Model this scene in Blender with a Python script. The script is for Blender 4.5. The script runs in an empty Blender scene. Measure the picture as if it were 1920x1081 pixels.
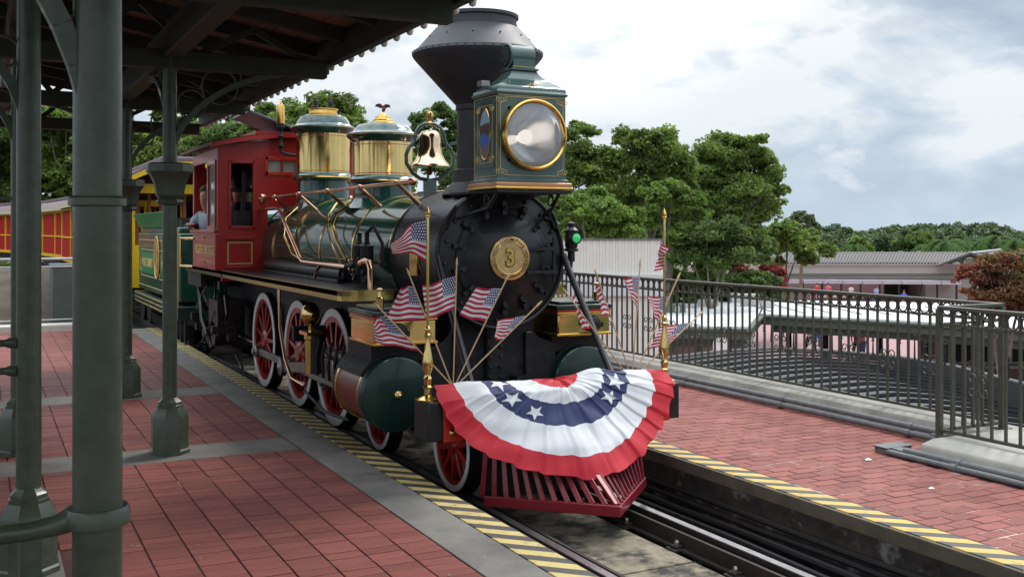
import bpy, bmesh, math, random
import numpy as np
from mathutils import Vector, Matrix
random.seed(7); RNG = np.random.default_rng(11)
PI = math.pi
S = bpy.context.scene
COL = S.collection

# ------------------------------------------------------------------ camera
FPX = 1950.0                       # focal length in pixels of a 1920 wide frame
TH = math.atan(990 / FPX)
SN, CS = math.sin(TH), math.cos(TH)
CAM = Vector((-3.59, 0.0, 1.92))
cd = bpy.data.cameras.new('camera'); cam = bpy.data.objects.new('camera', cd); COL.objects.link(cam)
cam.location = CAM; cam.rotation_euler = (PI / 2, 0, -TH)
cd.sensor_width = 36; cd.lens = FPX / 1920 * 36
cd.shift_y = -(540.5 - 430) / 1920
cd.clip_start = 0.05; cd.clip_end = 6000
S.camera = cam

# ------------------------------------------------------------------ light
SUN_EL, SUN_AZ = math.radians(48), math.radians(62)     # azimuth measured from +Y towards +X
S.view_settings.view_transform = 'Standard'; S.view_settings.look = 'None'
S.view_settings.gamma = 1; S.view_settings.use_curve_mapping = False
S.view_settings.exposure = 0.62
W = bpy.data.worlds.new('World'); S.world = W; W.use_nodes = True
nt = W.node_tree; nt.nodes.clear()
def N(t, nt_=None, **k):
    n = (nt_ or nt).nodes.new(t)
    for a, b in k.items(): setattr(n, a, b)
    return n
out = N('ShaderNodeOutputWorld'); bg = N('ShaderNodeBackground'); bg.inputs[1].default_value = 0.1
sky = N('ShaderNodeTexSky', sky_type='NISHITA', sun_disc=False)
sky.sun_elevation = SUN_EL; sky.sun_rotation = SUN_AZ; sky.air_density = 1.3; sky.dust_density = 2.0
tc = N('ShaderNodeTexCoord'); sep = N('ShaderNodeSeparateXYZ')
nt.links.new(tc.outputs['Generated'], sep.inputs[0])
def M_(op, a, b=None, c=None, clamp=False, T=None):
    T = T or nt
    n = T.nodes.new('ShaderNodeMath'); n.operation = op; n.use_clamp = clamp
    for i, v in enumerate((a, b, c)):
        if v is None: continue
        if isinstance(v, (int, float)): n.inputs[i].default_value = v
        else: T.links.new(v, n.inputs[i])
    return n.outputs[0]
zc = M_('MAXIMUM', sep.outputs[2], 0.0)
den = M_('ADD', zc, 0.16)
cmb = N('ShaderNodeCombineXYZ')
nt.links.new(M_('DIVIDE', sep.outputs[0], den), cmb.inputs[0]); nt.links.new(M_('DIVIDE', sep.outputs[1], den), cmb.inputs[1])
def noise(T, vec, scale, detail=5, rough=.55, off=None, dist=0.0):
    n = T.nodes.new('ShaderNodeTexNoise'); n.inputs['Scale'].default_value = scale
    n.inputs['Detail'].default_value = detail; n.inputs['Roughness'].default_value = rough; n.inputs['Distortion'].default_value = dist
    if off is not None:
        mp = T.nodes.new('ShaderNodeMapping'); mp.inputs['Location'].default_value = off
        T.links.new(vec, mp.inputs[0]); vec = mp.outputs[0]
    T.links.new(vec, n.inputs['Vector']); return n.outputs['Fac']
def ramp(T, fac, stops, interp='LINEAR'):
    r = T.nodes.new('ShaderNodeValToRGB'); r.color_ramp.interpolation = interp
    e = r.color_ramp.elements
    while len(e) < len(stops): e.new(.5)
    for i, (p, c) in enumerate(stops):
        e[i].position = p; e[i].color = (c if len(c) == 4 else (*c, 1)) if hasattr(c, '__len__') else (c, c, c, 1)
    T.links.new(fac, r.inputs[0]); return r.outputs[0]
def mixc(T, fac, a, b, mode='MIX'):
    n = T.nodes.new('ShaderNodeMix'); n.data_type = 'RGBA'; n.blend_type = mode
    for i, v in ((0, fac), (6, a), (7, b)):
        if isinstance(v, (int, float)): n.inputs[i].default_value = v
        elif isinstance(v, tuple): n.inputs[i].default_value = (*v, 1) if len(v) == 3 else v
        else: T.links.new(v, n.inputs[i])
    return n.outputs[2]
vm = N('ShaderNodeVectorMath', operation='MULTIPLY'); nt.links.new(tc.outputs['Generated'], vm.inputs[0]); vm.inputs[1].default_value = (1, 1, 2.3)
SV = vm.outputs[0]
c_big = noise(nt, SV, 2.6, 6, .5, (3.1, 1.7, 0), .25)
c_shade = noise(nt, SV, 3.6, 7, .52, (8.3, 4.4, 2.6), .35)
c_fine = noise(nt, SV, 8.5, 7, .55, (2.3, 6.4, 5), .3)
cov = ramp(nt, c_big, [(.30, .2), (.42, .85), (.52, 1)])
tsum = M_('ADD', M_('MULTIPLY', c_shade, .66), M_('MULTIPLY', c_fine, .34))
tone = ramp(nt, tsum, [(.39, (2.9, 3.5, 4.3)), (.45, (3.4, 4.0, 4.75)), (.50, (4.4, 4.95, 5.5)), (.55, (6.0, 6.25, 6.45))])
blue = mixc(nt, .62, sky.outputs[0], (2.9, 3.8, 4.9))
skyc = mixc(nt, cov, blue, tone)
puff = ramp(nt, noise(nt, SV, 7, 7, .6, (1.2, 9.4, 3), .3), [(.57, 0), (.66, .8)])
lowz = ramp(nt, zc, [(.0, 0), (.03, 1), (.14, 1), (.2, 0)])
skyc = mixc(nt, M_('MULTIPLY', puff, lowz), skyc, (5.9, 6.1, 6.3))
# bright veil where the sun stands behind the cloud
sdir = Vector((math.sin(SUN_AZ) * math.cos(SUN_EL), math.cos(SUN_AZ) * math.cos(SUN_EL), math.sin(SUN_EL)))
GL = Vector((math.sin(math.radians(31)) * math.cos(math.radians(20)), math.cos(math.radians(31)) * math.cos(math.radians(20)), math.sin(math.radians(20))))
dp = N('ShaderNodeVectorMath', operation='DOT_PRODUCT'); nt.links.new(tc.outputs['Generated'], dp.inputs[0]); dp.inputs[1].default_value = GL
glow = M_('MULTIPLY', ramp(nt, dp.outputs['Value'], [(.968, 0), (.992, .85), (1.0, 1)]), ramp(nt, c_fine, [(.3, .55), (.5, 1)]))
skyc = mixc(nt, glow, skyc, (10.5, 10.6, 10.8))
# an overcast sky is brighter overhead
skyc = mixc(nt, 1.0, skyc, mixc(nt, ramp(nt, zc, [(.25, 0), (1.0, 1)]), (1.0, 1.0, 1.0), (3.2, 3.1, 2.95)), 'MULTIPLY')
hz = ramp(nt, zc, [(0.0, .75), (.07, .25), (.2, 0)])
skyc = mixc(nt, hz, skyc, (3.7, 4.5, 5.3))
nt.links.new(skyc, bg.inputs[0]); nt.links.new(bg.outputs[0], out.inputs[0])
sl = bpy.data.lights.new('sun', 'SUN'); sl.energy = 1.5; sl.angle = math.radians(14); sl.color = (1, .96, .9)
so = bpy.data.objects.new('sun', sl); COL.objects.link(so)
so.rotation_euler = (-sdir).to_track_quat('-Z', 'Y').to_euler()

# ------------------------------------------------------------------ helpers
def at(px, depth, z=0.0):
    """a place in the world from a bearing (photo column) and a distance along the view axis"""
    q = (px - 960) / FPX * depth
    return Vector((CAM.x + depth * SN + q * CS, CAM.y + depth * CS - q * SN, z))
def onY(x, y, Y):
    q = x - 960; a = Y * (FPX * SN + q * CS) / (FPX * CS - q * SN); Z = a * SN + Y * CS
    return Vector((a + CAM.x, Y, CAM.z - (y - 430) * Z / FPX))

def mat(name, col, rough=.5, metal=0.0, var=.12, scale=6.0, bump=0.0, bscale=None, coat=0.0, col2=None, c2lo=.45, c2hi=.62, c2scale=2.0,
        spec=.5, attr=None, trans=0.0, emit=None, rvar=.08, objrand=0.0, detail=5):
    m = bpy.data.materials.new(name); m.use_nodes = True; T = m.node_tree; T.nodes.clear()
    o = T.nodes.new('ShaderNodeOutputMaterial'); b = T.nodes.new('ShaderNodeBsdfPrincipled'); T.links.new(b.outputs[0], o.inputs[0])
    t = T.nodes.new('ShaderNodeTexCoord').outputs['Object']
    n1 = noise(T, t, scale, detail, .6)
    f = ramp(T, n1, [(.25, 1 - var), (.75, 1 + var)])
    base = tuple(col)
    if col2 is not None:
        n2 = noise(T, t, c2scale, 6, .62, (5, 3, 1))
        base = mixc(T, ramp(T, n2, [(c2lo, 0.0), (c2hi, 1.0)]), tuple(col), tuple(col2))
    if objrand:
        oi = T.nodes.new('ShaderNodeObjectInfo')
        base = mixc(T, 1.0, base, ramp(T, oi.outputs['Random'], [(0, 1 - objrand), (1, 1 + objrand)]), 'MULTIPLY')
    if attr:
        an = T.nodes.new('ShaderNodeAttribute'); an.attribute_name = attr
        base = mixc(T, 1.0, base, an.outputs['Color'], 'MULTIPLY')
    c = mixc(T, 1.0, base, f, 'MULTIPLY')
    T.links.new(c, b.inputs['Base Color'])
    if rvar:
        T.links.new(M_('ADD', M_('MULTIPLY', noise(T, t, scale * 1.7, 4, .6, (1, 7, 2)), rvar * 2, T=T), rough - rvar, T=T, clamp=True), b.inputs['Roughness'])
    else: b.inputs['Roughness'].default_value = rough
    b.inputs['Metallic'].default_value = metal; b.inputs['Specular IOR Level'].default_value = spec
    b.inputs['Coat Weight'].default_value = coat; b.inputs['Coat Roughness'].default_value = .05
    if trans: b.inputs['Transmission Weight'].default_value = trans
    if emit: b.inputs['Emission Color'].default_value = (*emit[:3], 1); b.inputs['Emission Strength'].default_value = emit[3]
    if bump:
        bn = T.nodes.new('ShaderNodeBump'); bn.inputs['Strength'].default_value = bump; bn.inputs['Distance'].default_value = .01
        T.links.new(noise(T, t, bscale or scale * 4, 6, .65), bn.inputs['Height']); T.links.new(bn.outputs[0], b.inputs['Normal'])
    return m

class MB:
    def __init__(s): s.v = []; s.f = []; s.m = []
    def add(s, vs, fs, mi=0):
        o = len(s.v); s.v += [tuple(v) for v in vs]; s.f += [tuple(i + o for i in f) for f in fs]; s.m += [mi] * len(fs); return s
    def box(s, x0, x1, y0, y1, z0, z1, mi=0, M=None):
        vs = [Vector((x, y, z)) for z in (z0, z1) for y in (y0, y1) for x in (x0, x1)]
        if M is not None: vs = [M @ v for v in vs]
        return s.add(vs, [(0, 2, 3, 1), (4, 5, 7, 6), (0, 1, 5, 4), (2, 6, 7, 3), (0, 4, 6, 2), (1, 3, 7, 5)], mi)
    def bar(s, p0, p1, w, h, mi=0, up=(0, 0, 1)):
        p0, p1 = Vector(p0), Vector(p1); d = (p1 - p0); L = d.length; d.normalize()
        u = Vector(up)
        if abs(u.dot(d)) > .95: u = Vector((1, 0, 0))
        x = d.cross(u).normalized(); z = x.cross(d)
        vs = [p0 + d * (L * t) + x * (a * w / 2) + z * (b * h / 2) for t in (0, 1) for b in (-1, 1) for a in (-1, 1)]
        return s.add(vs, [(0, 1, 3, 2), (4, 6, 7, 5), (0, 4, 5, 1), (2, 3, 7, 6), (0, 2, 6, 4), (1, 5, 7, 3)], mi)
    def tube(s, pts, r, n=8, closed=False, mi=0, caps=True):
        P = [Vector(p) for p in pts]; k = len(P)
        rs = r if hasattr(r, '__len__') else [r] * k
        T = []
        for i in range(k):
            a = P[(i - 1) % k] if (closed or i > 0) else P[i]; b = P[(i + 1) % k] if (closed or i < k - 1) else P[i]
            T.append((b - a).normalized())
        ref = Vector((0, 0, 1)) if abs(T[0].z) < .9 else Vector((1, 0, 0))
        x = T[0].cross(ref).normalized(); vs = []
        for i in range(k):
            x = (x - T[i] * x.dot(T[i])).normalized(); y = T[i].cross(x)
            for j in range(n):
                a = 2 * PI * j / n; vs.append(P[i] + (x * math.cos(a) + y * math.sin(a)) * rs[i])
        fs = []
        for i in range(k if closed else k - 1):
            for j in range(n):
                a = i * n + j; b = i * n + (j + 1) % n; c = ((i + 1) % k) * n + (j + 1) % n; d = ((i + 1) % k) * n + j
                fs.append((a, b, c, d))
        if caps and not closed: fs += [tuple(range(n - 1, -1, -1)), tuple((k - 1) * n + j for j in range(n))]
        return s.add(vs, fs, mi)
    def cyl(s, p0, p1, r0, r1=None, n=16, mi=0): return s.tube([p0, p1], [r0, r0 if r1 is None else r1], n, mi=mi)
    def lathe(s, prof, o=(0, 0, 0), axis=(0, 0, 1), n=24, mi=0, rot=0.0, caps=True):
        ax = Vector(axis).normalized(); ref = Vector((1, 0, 0)) if abs(ax.x) < .9 else Vector((0, 1, 0))
        x = (ref - ax * ref.dot(ax)).normalized(); y = ax.cross(x); o = Vector(o); vs = []
        for r, t in prof:
            for j in range(n):
                a = 2 * PI * j / n + rot; vs.append(o + ax * t + (x * math.cos(a) + y * math.sin(a)) * r)
        fs = []
        for i in range(len(prof) - 1):
            for j in range(n):
                fs.append((i * n + j, i * n + (j + 1) % n, (i + 1) * n + (j + 1) % n, (i + 1) * n + j))
        if caps and prof[0][0] > 1e-6: fs.append(tuple(range(n - 1, -1, -1)))
        if caps and prof[-1][0] > 1e-6: fs.append(tuple((len(prof) - 1) * n + j for j in range(n)))
        return s.add(vs, fs, mi)
    def ring(s, o, axis, R, r, n=32, k=8, mi=0, sy=1.0):
        ax = Vector(axis).normalized(); ref = Vector((0, 0, 1)) if abs(ax.z) < .9 else Vector((1, 0, 0))
        x = ax.cross(ref).normalized(); y = x.cross(ax)
        return s.tube([Vector(o) + x * (R * math.cos(2 * PI * i / n)) + y * (R * sy * math.sin(2 * PI * i / n)) for i in range(n)], r, k, True, mi)
    def prism(s, poly, f0, f1, mi=0):
        """poly = list of 2-D points, f0/f1 map a point to the two faces"""
        k = len(poly); vs = [f0(p) for p in poly] + [f1(p) for p in poly]
        fs = [tuple(range(k - 1, -1, -1)), tuple(range(k, 2 * k))] + [(i, (i + 1) % k, (i + 1) % k + k, i + k) for i in range(k)]
        return s.add(vs, fs, mi)
    def wallhole(s, fm, x0, x1, y0, y1, holes, t, mi=0):
        """flat wall with rectangular holes; fm(u, v, w) maps wall coordinates"""
        xs = sorted({x0, x1, *[h[0] for h in holes], *[h[1] for h in holes]}); ys = sorted({y0, y1, *[h[2] for h in holes], *[h[3] for h in holes]})
        def solid(i, j):
            if i < 0 or j < 0 or i >= len(xs) - 1 or j >= len(ys) - 1: return False
            cx, cy = (xs[i] + xs[i + 1]) / 2, (ys[j] + ys[j + 1]) / 2
            return not any(h[0] < cx < h[1] and h[2] < cy < h[3] for h in holes)
        for i in range(len(xs) - 1):
            for j in range(len(ys) - 1):
                if not solid(i, j): continue
                a, b, c, d = xs[i], xs[i + 1], ys[j], ys[j + 1]
                s.add([fm(a, c, 0), fm(b, c, 0), fm(b, d, 0), fm(a, d, 0), fm(a, c, t), fm(b, c, t), fm(b, d, t), fm(a, d, t)], [(0, 1, 2, 3), (7, 6, 5, 4)], mi)
                if not solid(i - 1, j): s.add([fm(a, c, 0), fm(a, d, 0), fm(a, d, t), fm(a, c, t)], [(0, 1, 2, 3)], mi)
                if not solid(i + 1, j): s.add([fm(b, c, 0), fm(b, c, t), fm(b, d, t), fm(b, d, 0)], [(0, 1, 2, 3)], mi)
                if not solid(i, j - 1): s.add([fm(a, c, 0), fm(a, c, t), fm(b, c, t), fm(b, c, 0)], [(0, 1, 2, 3)], mi)
                if not solid(i, j + 1): s.add([fm(a, d, 0), fm(b, d, 0), fm(b, d, t), fm(a, d, t)], [(0, 1, 2, 3)], mi)
        return s

def root_loc(o):
    l = Vector((0, 0, 0))
    while o is not None: l += Vector(o.location); o = o.parent
    return l
def tag(o, label=None, cat=None, group=None, kind=None):
    if label: o['label'] = label
    if cat: o['category'] = cat
    if group: o['group'] = group
    if kind: o['kind'] = kind
    return o
def thing(name, label, cat, loc=(0, 0, 0), group=None):
    o = bpy.data.objects.new(name, None); COL.objects.link(o); o.location = loc; o.empty_display_size = .1
    return tag(o, label, cat, group)
def obj(name, mb, mats, parent=None, smooth=True, bevel=0, label=None, cat=None, group=None, kind=None, local=False, ang=35, loc=None):
    me = bpy.data.meshes.new(name)
    off = Vector((0, 0, 0)) if local else root_loc(parent)
    if loc is not None: off = off + Vector(loc) - (root_loc(parent) if not local else Vector((0, 0, 0)))
    vs = mb.v if off.length == 0 else [(v[0] - off.x, v[1] - off.y, v[2] - off.z) for v in mb.v]
    me.from_pydata(vs, [], mb.f)
    mats = mats if isinstance(mats, (list, tuple)) else [mats]
    for m in mats: me.materials.append(m)
    if len(mats) > 1: me.polygons.foreach_set('material_index', mb.m)
    b = bmesh.new(); b.from_mesh(me); bmesh.ops.delete(b, geom=[v for v in b.verts if not v.link_faces], context='VERTS'); bmesh.ops.recalc_face_normals(b, faces=b.faces); b.to_mesh(me); b.free()
    if smooth: me.polygons.foreach_set('use_smooth', [True] * len(me.polygons)); me.set_sharp_from_angle(angle=math.radians(ang))
    o = bpy.data.objects.new(name, me); COL.objects.link(o)
    if parent is not None: o.parent = parent
    if loc is not None: o.location = Vector(loc) - root_loc(parent)
    if bevel:
        bv = o.modifiers.new('bevel', 'BEVEL'); bv.width = bevel; bv.segments = 2; bv.limit_method = 'ANGLE'; bv.angle_limit = math.radians(40)
    return tag(o, label, cat, group, kind)
def rawobj(name, V, F, mats, parent=None, mi=None, smooth=False, colattr=None, uv=None, **k):
    """fast mesh from numpy arrays (all faces the same size)"""
    me = bpy.data.meshes.new(name); nv, nf, k_ = len(V), len(F), F.shape[1]
    me.vertices.add(nv); me.vertices.foreach_set('co', np.asarray(V, dtype=np.float32).ravel())
    me.loops.add(nf * k_); me.loops.foreach_set('vertex_index', F.astype(np.int32).ravel())
    me.polygons.add(nf); me.polygons.foreach_set('loop_start', np.arange(0, nf * k_, k_, dtype=np.int32))
    mats = mats if isinstance(mats, (list, tuple)) else [mats]
    for m in mats: me.materials.append(m)
    if mi is not None: me.polygons.foreach_set('material_index', np.asarray(mi, dtype=np.int32))
    me.update(calc_edges=True)
    me.polygons.foreach_set('use_smooth', np.full(nf, smooth, dtype=bool))
    if colattr is not None:
        ca = me.color_attributes.new('tint', 'FLOAT_COLOR', 'POINT'); ca.data.foreach_set('color', np.asarray(colattr, dtype=np.float32).ravel())
    o = bpy.data.objects.new(name, me); COL.objects.link(o)
    if parent is not None: o.parent = parent
    return tag(o, **k)
def copy_tree(o, parent=None, loc=None):
    c = o.copy(); COL.objects.link(c)
    if parent is not None: c.parent = parent
    if loc is not None: c.location = loc
    for ch in list(o.children): copy_tree(ch, c)
    return c
def text_mb(txt, size, depth=.002, align='CENTER', bold=0.0, sx=1.0):
    """flat lettering -> mesh data in its own XY plane"""
    cu = bpy.data.curves.new('t', 'FONT'); cu.body = txt; cu.size = size; cu.extrude = depth; cu.align_x = align; cu.align_y = 'CENTER'; cu.offset = bold; cu.resolution_u = 3
    o = bpy.data.objects.new('t', cu); COL.objects.link(o)
    me = bpy.data.meshes.new_from_object(o.evaluated_get(bpy.context.evaluated_depsgraph_get()))
    mb = MB(); mb.add([(v.co.x * sx, v.co.y, v.co.z) for v in me.vertices], [tuple(p.vertices) for p in me.polygons])
    COL.objects.unlink(o); bpy.data.objects.remove(o); bpy.data.curves.remove(cu); bpy.data.meshes.remove(me)
    return mb
def place(mb, o, ux, uy, uz=None, into=None, mi=0):
    ux, uy = Vector(ux), Vector(uy); uz = Vector(uz) if uz is not None else ux.cross(uy).normalized(); o = Vector(o)
    r = into or MB(); return r.add([o + ux * v[0] + uy * v[1] + uz * v[2] for v in mb.v], mb.f, mi)

# ------------------------------------------------------------------ materials
M = {}
M['black'] = mat('black_paint', (.014, .014, .017), .40, var=.4, scale=6, coat=.10, bump=.04, bscale=30, spec=.4)
M['blackmatt'] = mat('black_cast_iron', (.013, .013, .015), .58, var=.45, scale=10, bump=1.0, bscale=16, coat=.0, spec=.4, col2=(.035, .030, .026), c2lo=.55, c2hi=.75, c2scale=5)
M['stack'] = mat('stack_grey_black', (.045, .048, .056), .55, var=.3, scale=5, bump=.15, bscale=14)
M['green'] = mat('boiler_green', (.010, .062, .036), .13, var=.15, scale=2, coat=.3, rvar=.03, spec=.35)
M['cylgreen'] = mat('cylinder_head_green', (.004, .030, .022), .38, var=.15, scale=3, coat=.25, rvar=.05)
M['teal'] = mat('dome_green', (.006, .058, .050), .14, var=.12, scale=3, coat=.8, rvar=.03)
M['lampgreen'] = mat('lamp_case_green', (.050, .095, .085), .22, var=.12, scale=4, coat=.6, rvar=.04)
M['red'] = mat('cab_red', (.40, .016, .014), .34, var=.14, scale=4, coat=.2, rvar=.05)
M['redtrim'] = mat('bright_red_trim', (.52, .026, .012), .3, coat=.4)
M['maroon'] = mat('cylinder_maroon', (.20, .016, .012), .3, var=.15, coat=.15, rvar=.03)
M['pilotred'] = mat('pilot_red', (.26, .016, .026), .33, var=.15, scale=8, coat=.3)
M['wheelred'] = mat('wheel_red', (.30, .014, .012), .3, coat=.4)
M['brass'] = mat('brass', (.78, .56, .22), .13, 1.0, var=.1, scale=5, rvar=.05, bump=.03, bscale=9)
M['gold'] = mat('gold_brass', (.80, .50, .14), .22, 1.0, var=.08, rvar=.05)
M['copper'] = mat('copper_rail', (.80, .46, .30), .2, 1.0, var=.1, rvar=.05)
M['bell'] = mat('bell_bronze', (.84, .60, .38), .13, 1.0, var=.05, rvar=.02)
M['goldpaint'] = mat('gold_leaf_paint', (.62, .46, .16), .45, .0, var=.15)
M['plaque'] = mat('plaque_bronze', (.62, .42, .20), .32, .9, var=.2, scale=20, bump=.2, bscale=60)
M['steel'] = mat('rod_steel', (.34, .31, .29), .38, .9, var=.3, scale=10, bump=.15)
M['white'] = mat('tyre_white', (.70, .70, .68), .45, var=.08, scale=8)
M['glass'] = mat('window_glass', (.30, .34, .34), .04, var=.02, rvar=0, spec=.7)
M['lensglass'] = None
M['post'] = mat('column_green_paint', (.066, .088, .058), .36, var=.3, scale=14, coat=.16, bump=.12, bscale=60)
M['canopy'] = mat('canopy_dark_green', (.036, .044, .031), .6, var=.3, scale=8)
M['board'] = mat('canopy_board_brown', (.27, .14, .10), .7, var=.3, scale=6)
M['iron'] = mat('fence_iron_olive', (.062, .064, .050), .48, var=.3, scale=30, bump=.2, bscale=80)
M['rubber'] = mat('black_pipe', (.012, .012, .012), .5, var=.3, scale=20, bump=.2)
M['conduit'] = mat('grey_conduit', (.14, .145, .15), .45, var=.25, scale=14, bump=.1)
M['wood'] = mat('flag_stick_wood', (.62, .42, .24), .6, var=.15, scale=40)
M['skin'] = mat('skin', (.50, .27, .20), .5, var=.08)
M['navy'] = mat('dark_trousers', (.02, .024, .04), .8)
M['hair'] = mat('dark_hair', (.02, .014, .01), .7)
# ------------------------------------------------------------------ the ground and the platforms
PZ = .25; LOW = -4.1
M['concrete'] = mat('platform_concrete', (.215, .205, .182), .78, var=.2, scale=4, col2=(.125, .12, .11), c2lo=.42, c2hi=.68, c2scale=1.6, bump=.25, bscale=40, detail=9)
M['kerbc'] = mat('kerb_concrete', (.27, .255, .225), .8, var=.18, scale=5, col2=(.17, .16, .145), c2scale=2.3, bump=.3, bscale=30)
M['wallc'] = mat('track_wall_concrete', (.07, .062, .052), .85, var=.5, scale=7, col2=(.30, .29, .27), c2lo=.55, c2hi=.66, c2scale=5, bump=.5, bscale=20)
M['coping'] = mat('coping_brown', (.12, .10, .07), .75, var=.3, scale=6, bump=.3)
M['dirt'] = mat('track_dirt', (.028, .025, .022), .92, var=.5, scale=16, col2=(.07, .062, .05), c2lo=.55, c2hi=.8, c2scale=7, bump=1, bscale=60)
M['slab'] = mat('track_slab', (.25, .215, .155), .9, var=.45, scale=14, col2=(.04, .037, .033), c2lo=.46, c2hi=.58, c2scale=3.6, detail=9, bump=.7, bscale=30)
M['bedL'] = mat('joint_dark', (.11, .042, .036), .9, var=.5, scale=3, col2=(.5, .38, .34), c2lo=.60, c2hi=.66, c2scale=2.2)
M['bedR'] = mat('joint_efflorescence', (.085, .04, .038), .85, var=.3, scale=4, col2=(.60, .50, .47), c2lo=.52, c2hi=.60, c2scale=2.2)
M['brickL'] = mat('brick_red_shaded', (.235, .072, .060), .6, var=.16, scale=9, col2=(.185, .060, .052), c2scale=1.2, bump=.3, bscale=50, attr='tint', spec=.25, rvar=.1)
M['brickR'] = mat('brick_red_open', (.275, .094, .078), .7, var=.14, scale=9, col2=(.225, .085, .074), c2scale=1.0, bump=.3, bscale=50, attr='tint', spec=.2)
M['pink'] = mat('plaza_pink', (.33, .17, .18), .7, var=.08, scale=.3)
M['grass'] = mat('grass_ground', (.05, .075, .03), .9, var=.3, scale=.2)
M['soil'] = mat('mulch_bank', (.085, .068, .054), .95, var=.35, scale=5, bump=1.0, bscale=18)

g = MB(); g.add([(-3000, -1500, LOW - .02), (4500, -1500, LOW - .02), (4500, 5000, LOW - .02), (-3000, 5000, LOW - .02)], [(0, 1, 2, 3)])
obj('ground', g, M['grass'], kind='structure')
g = MB(); pl = [at(900, 12), at(2300, 8), at(2200, 95), at(900, 95)]
g.add([(p.x, p.y, LOW) for p in pl], [(0, 1, 2, 3)])
plaza = obj('plaza_paving', g, M['pink'], kind='structure')
g = MB(); g.box(-260, 3.6, -30, 300, LOW - 1, -.16); obj('railway_embankment', g, M['dirt'], kind='structure')
plat_end = 18.5
def plat_body(name, x0, x1, y0, y1, bed, lip):
    g = MB(); g.box(x0, x1, y0, y1, -.14, PZ + lip); o = obj(name, g, bed, kind='structure', smooth=False); return o
PL = plat_body('platform', -9.0, -1.44, -3, plat_end, M['bedL'], -.006)
PR = plat_body('platform', 1.15, 3.6, -1, 40, M['bedR'], -.0025)

def bricks(parent, x0, x1, y0, y1, px, py, gap, mt, running, skip, near, gapy=None, bey=.0035):
    """every paver its own box; the ones that show largest are separate parts, the rest one mesh"""
    hx, hy = (px - gap) / 2, (py - (gapy or gap)) / 2; b = .0035
    base = np.array([(-hx, -hy, -.02), (hx, -hy, -.02), (hx, hy, -.02), (-hx, hy, -.02), (-hx + b, -hy + bey, 0), (hx - b, -hy + bey, 0), (hx - b, hy - bey, 0), (-hx + b, hy - bey, 0)])
    fc = np.array([(4, 5, 6, 7), (0, 1, 5, 4), (1, 2, 6, 5), (2, 3, 7, 6), (3, 0, 4, 7)])
    cells = []; halves = []; iy = 0; y = y0 + py / 2
    while y < y1:
        x = x0 + px / 2 + (running * px * (iy % 2))
        if running and iy % 2 and not skip(x0, y):
            a = x0 - CAM.x; Z = a * SN + y * CS
            if Z > 2: halves.append((x0 + px / 4, y, PZ))
        while x < x1:
            if not skip(x, y):
                a = x - CAM.x; Z = a * SN + y * CS
                if Z > 2.0:
                    sx = 960 + FPX * (a * CS - y * SN) / Z; sy = 430 + FPX * (CAM.z - PZ) / Z
                    vis = -60 < sx < 1980 and sy < 1140
                    if vis: cells.append((Z if sy < 1095 and 0 < sx < 1920 else Z + 50, x, y))
            x += px
        y += py; iy += 1
    cells.sort()
    if halves:
        C = np.array(halves); n = len(C); hb = base.copy(); hb[:, 0] = np.sign(hb[:, 0]) * (px / 4 - gap / 2 - np.where(hb[:, 2] > -.01, b, 0))
        V = (hb[None] + C[:, None]).reshape(-1, 3); F = (fc[None] + (np.arange(n) * 8)[:, None, None]).reshape(-1, 4); rawobj('half_brick', V, F, mt, parent=parent, colattr=np.ones((n * 8, 4)), kind='stuff')
    meshes = []
    for k in range(7):
        t = 1 + (k - 3) * .055; tc_ = np.tile([t, t * (1 + .02 * ((k * 5) % 3 - 1)), t, 1], (8, 1))
        o = rawobj('brick', base, fc, mt, colattr=tc_); meshes.append(o.data); bpy.data.objects.remove(o)
    for i, (Z, x, y) in enumerate(cells[:near]):
        o = bpy.data.objects.new('brick', random.choice(meshes)); COL.objects.link(o); o.parent = parent
        o.location = (x, y, PZ + random.uniform(-.0015, .0015)); o.rotation_euler = (random.uniform(-.006, .006), random.uniform(-.005, .005), random.uniform(-.006, .006))
    rest = cells[near:]; n = len(rest); C = np.array([(x, y, PZ) for _, x, y in rest])
    C[:, 2] += RNG.uniform(-.0015, .0015, n)
    V = (base[None] + C[:, None]).reshape(-1, 3); F = (fc[None] + (np.arange(n) * 8)[:, None, None]).reshape(-1, 4)
    t = np.repeat(1 + RNG.normal(0, .075, n), 8)[:, None]; ca = np.concatenate([t, t, t, np.ones_like(t)], 1)
    rawobj('brick_paving', V, F, mt, parent=parent, colattr=ca, kind='stuff')
BANDS = [(7.8, 8.3), (10.8, 11.3)]
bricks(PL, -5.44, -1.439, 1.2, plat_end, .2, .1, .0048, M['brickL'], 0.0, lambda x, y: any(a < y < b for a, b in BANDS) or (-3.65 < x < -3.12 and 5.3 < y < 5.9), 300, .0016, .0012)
g = MB(); g.box(-3.64, -3.24, 5.3, 5.9, PZ - .05, PZ + .003); obj('column_pad', g, M['concrete'], PL, smooth=False)
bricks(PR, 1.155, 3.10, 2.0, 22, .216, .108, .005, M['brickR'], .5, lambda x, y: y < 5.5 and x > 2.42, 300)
for a, b in BANDS:
    for i in range(4):
        g = MB(); g.box(-1.445 - 1.9 * (i + 1) + .004, -1.445 - 1.9 * i - .004, a, b, PZ - .1, PZ + .002); obj('concrete_band', g, M['concrete'], PL, bevel=.004, smooth=False)
y = -2.0
while y < plat_end - .2:
    g = MB(); g.box(-1.436, -1.145, y + .004, min(y + 2.92, plat_end) - .004, PZ - .3, PZ + .003); obj('kerb_slab', g, M['concrete'], PL, bevel=.004, smooth=False); y += 2.925

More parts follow.
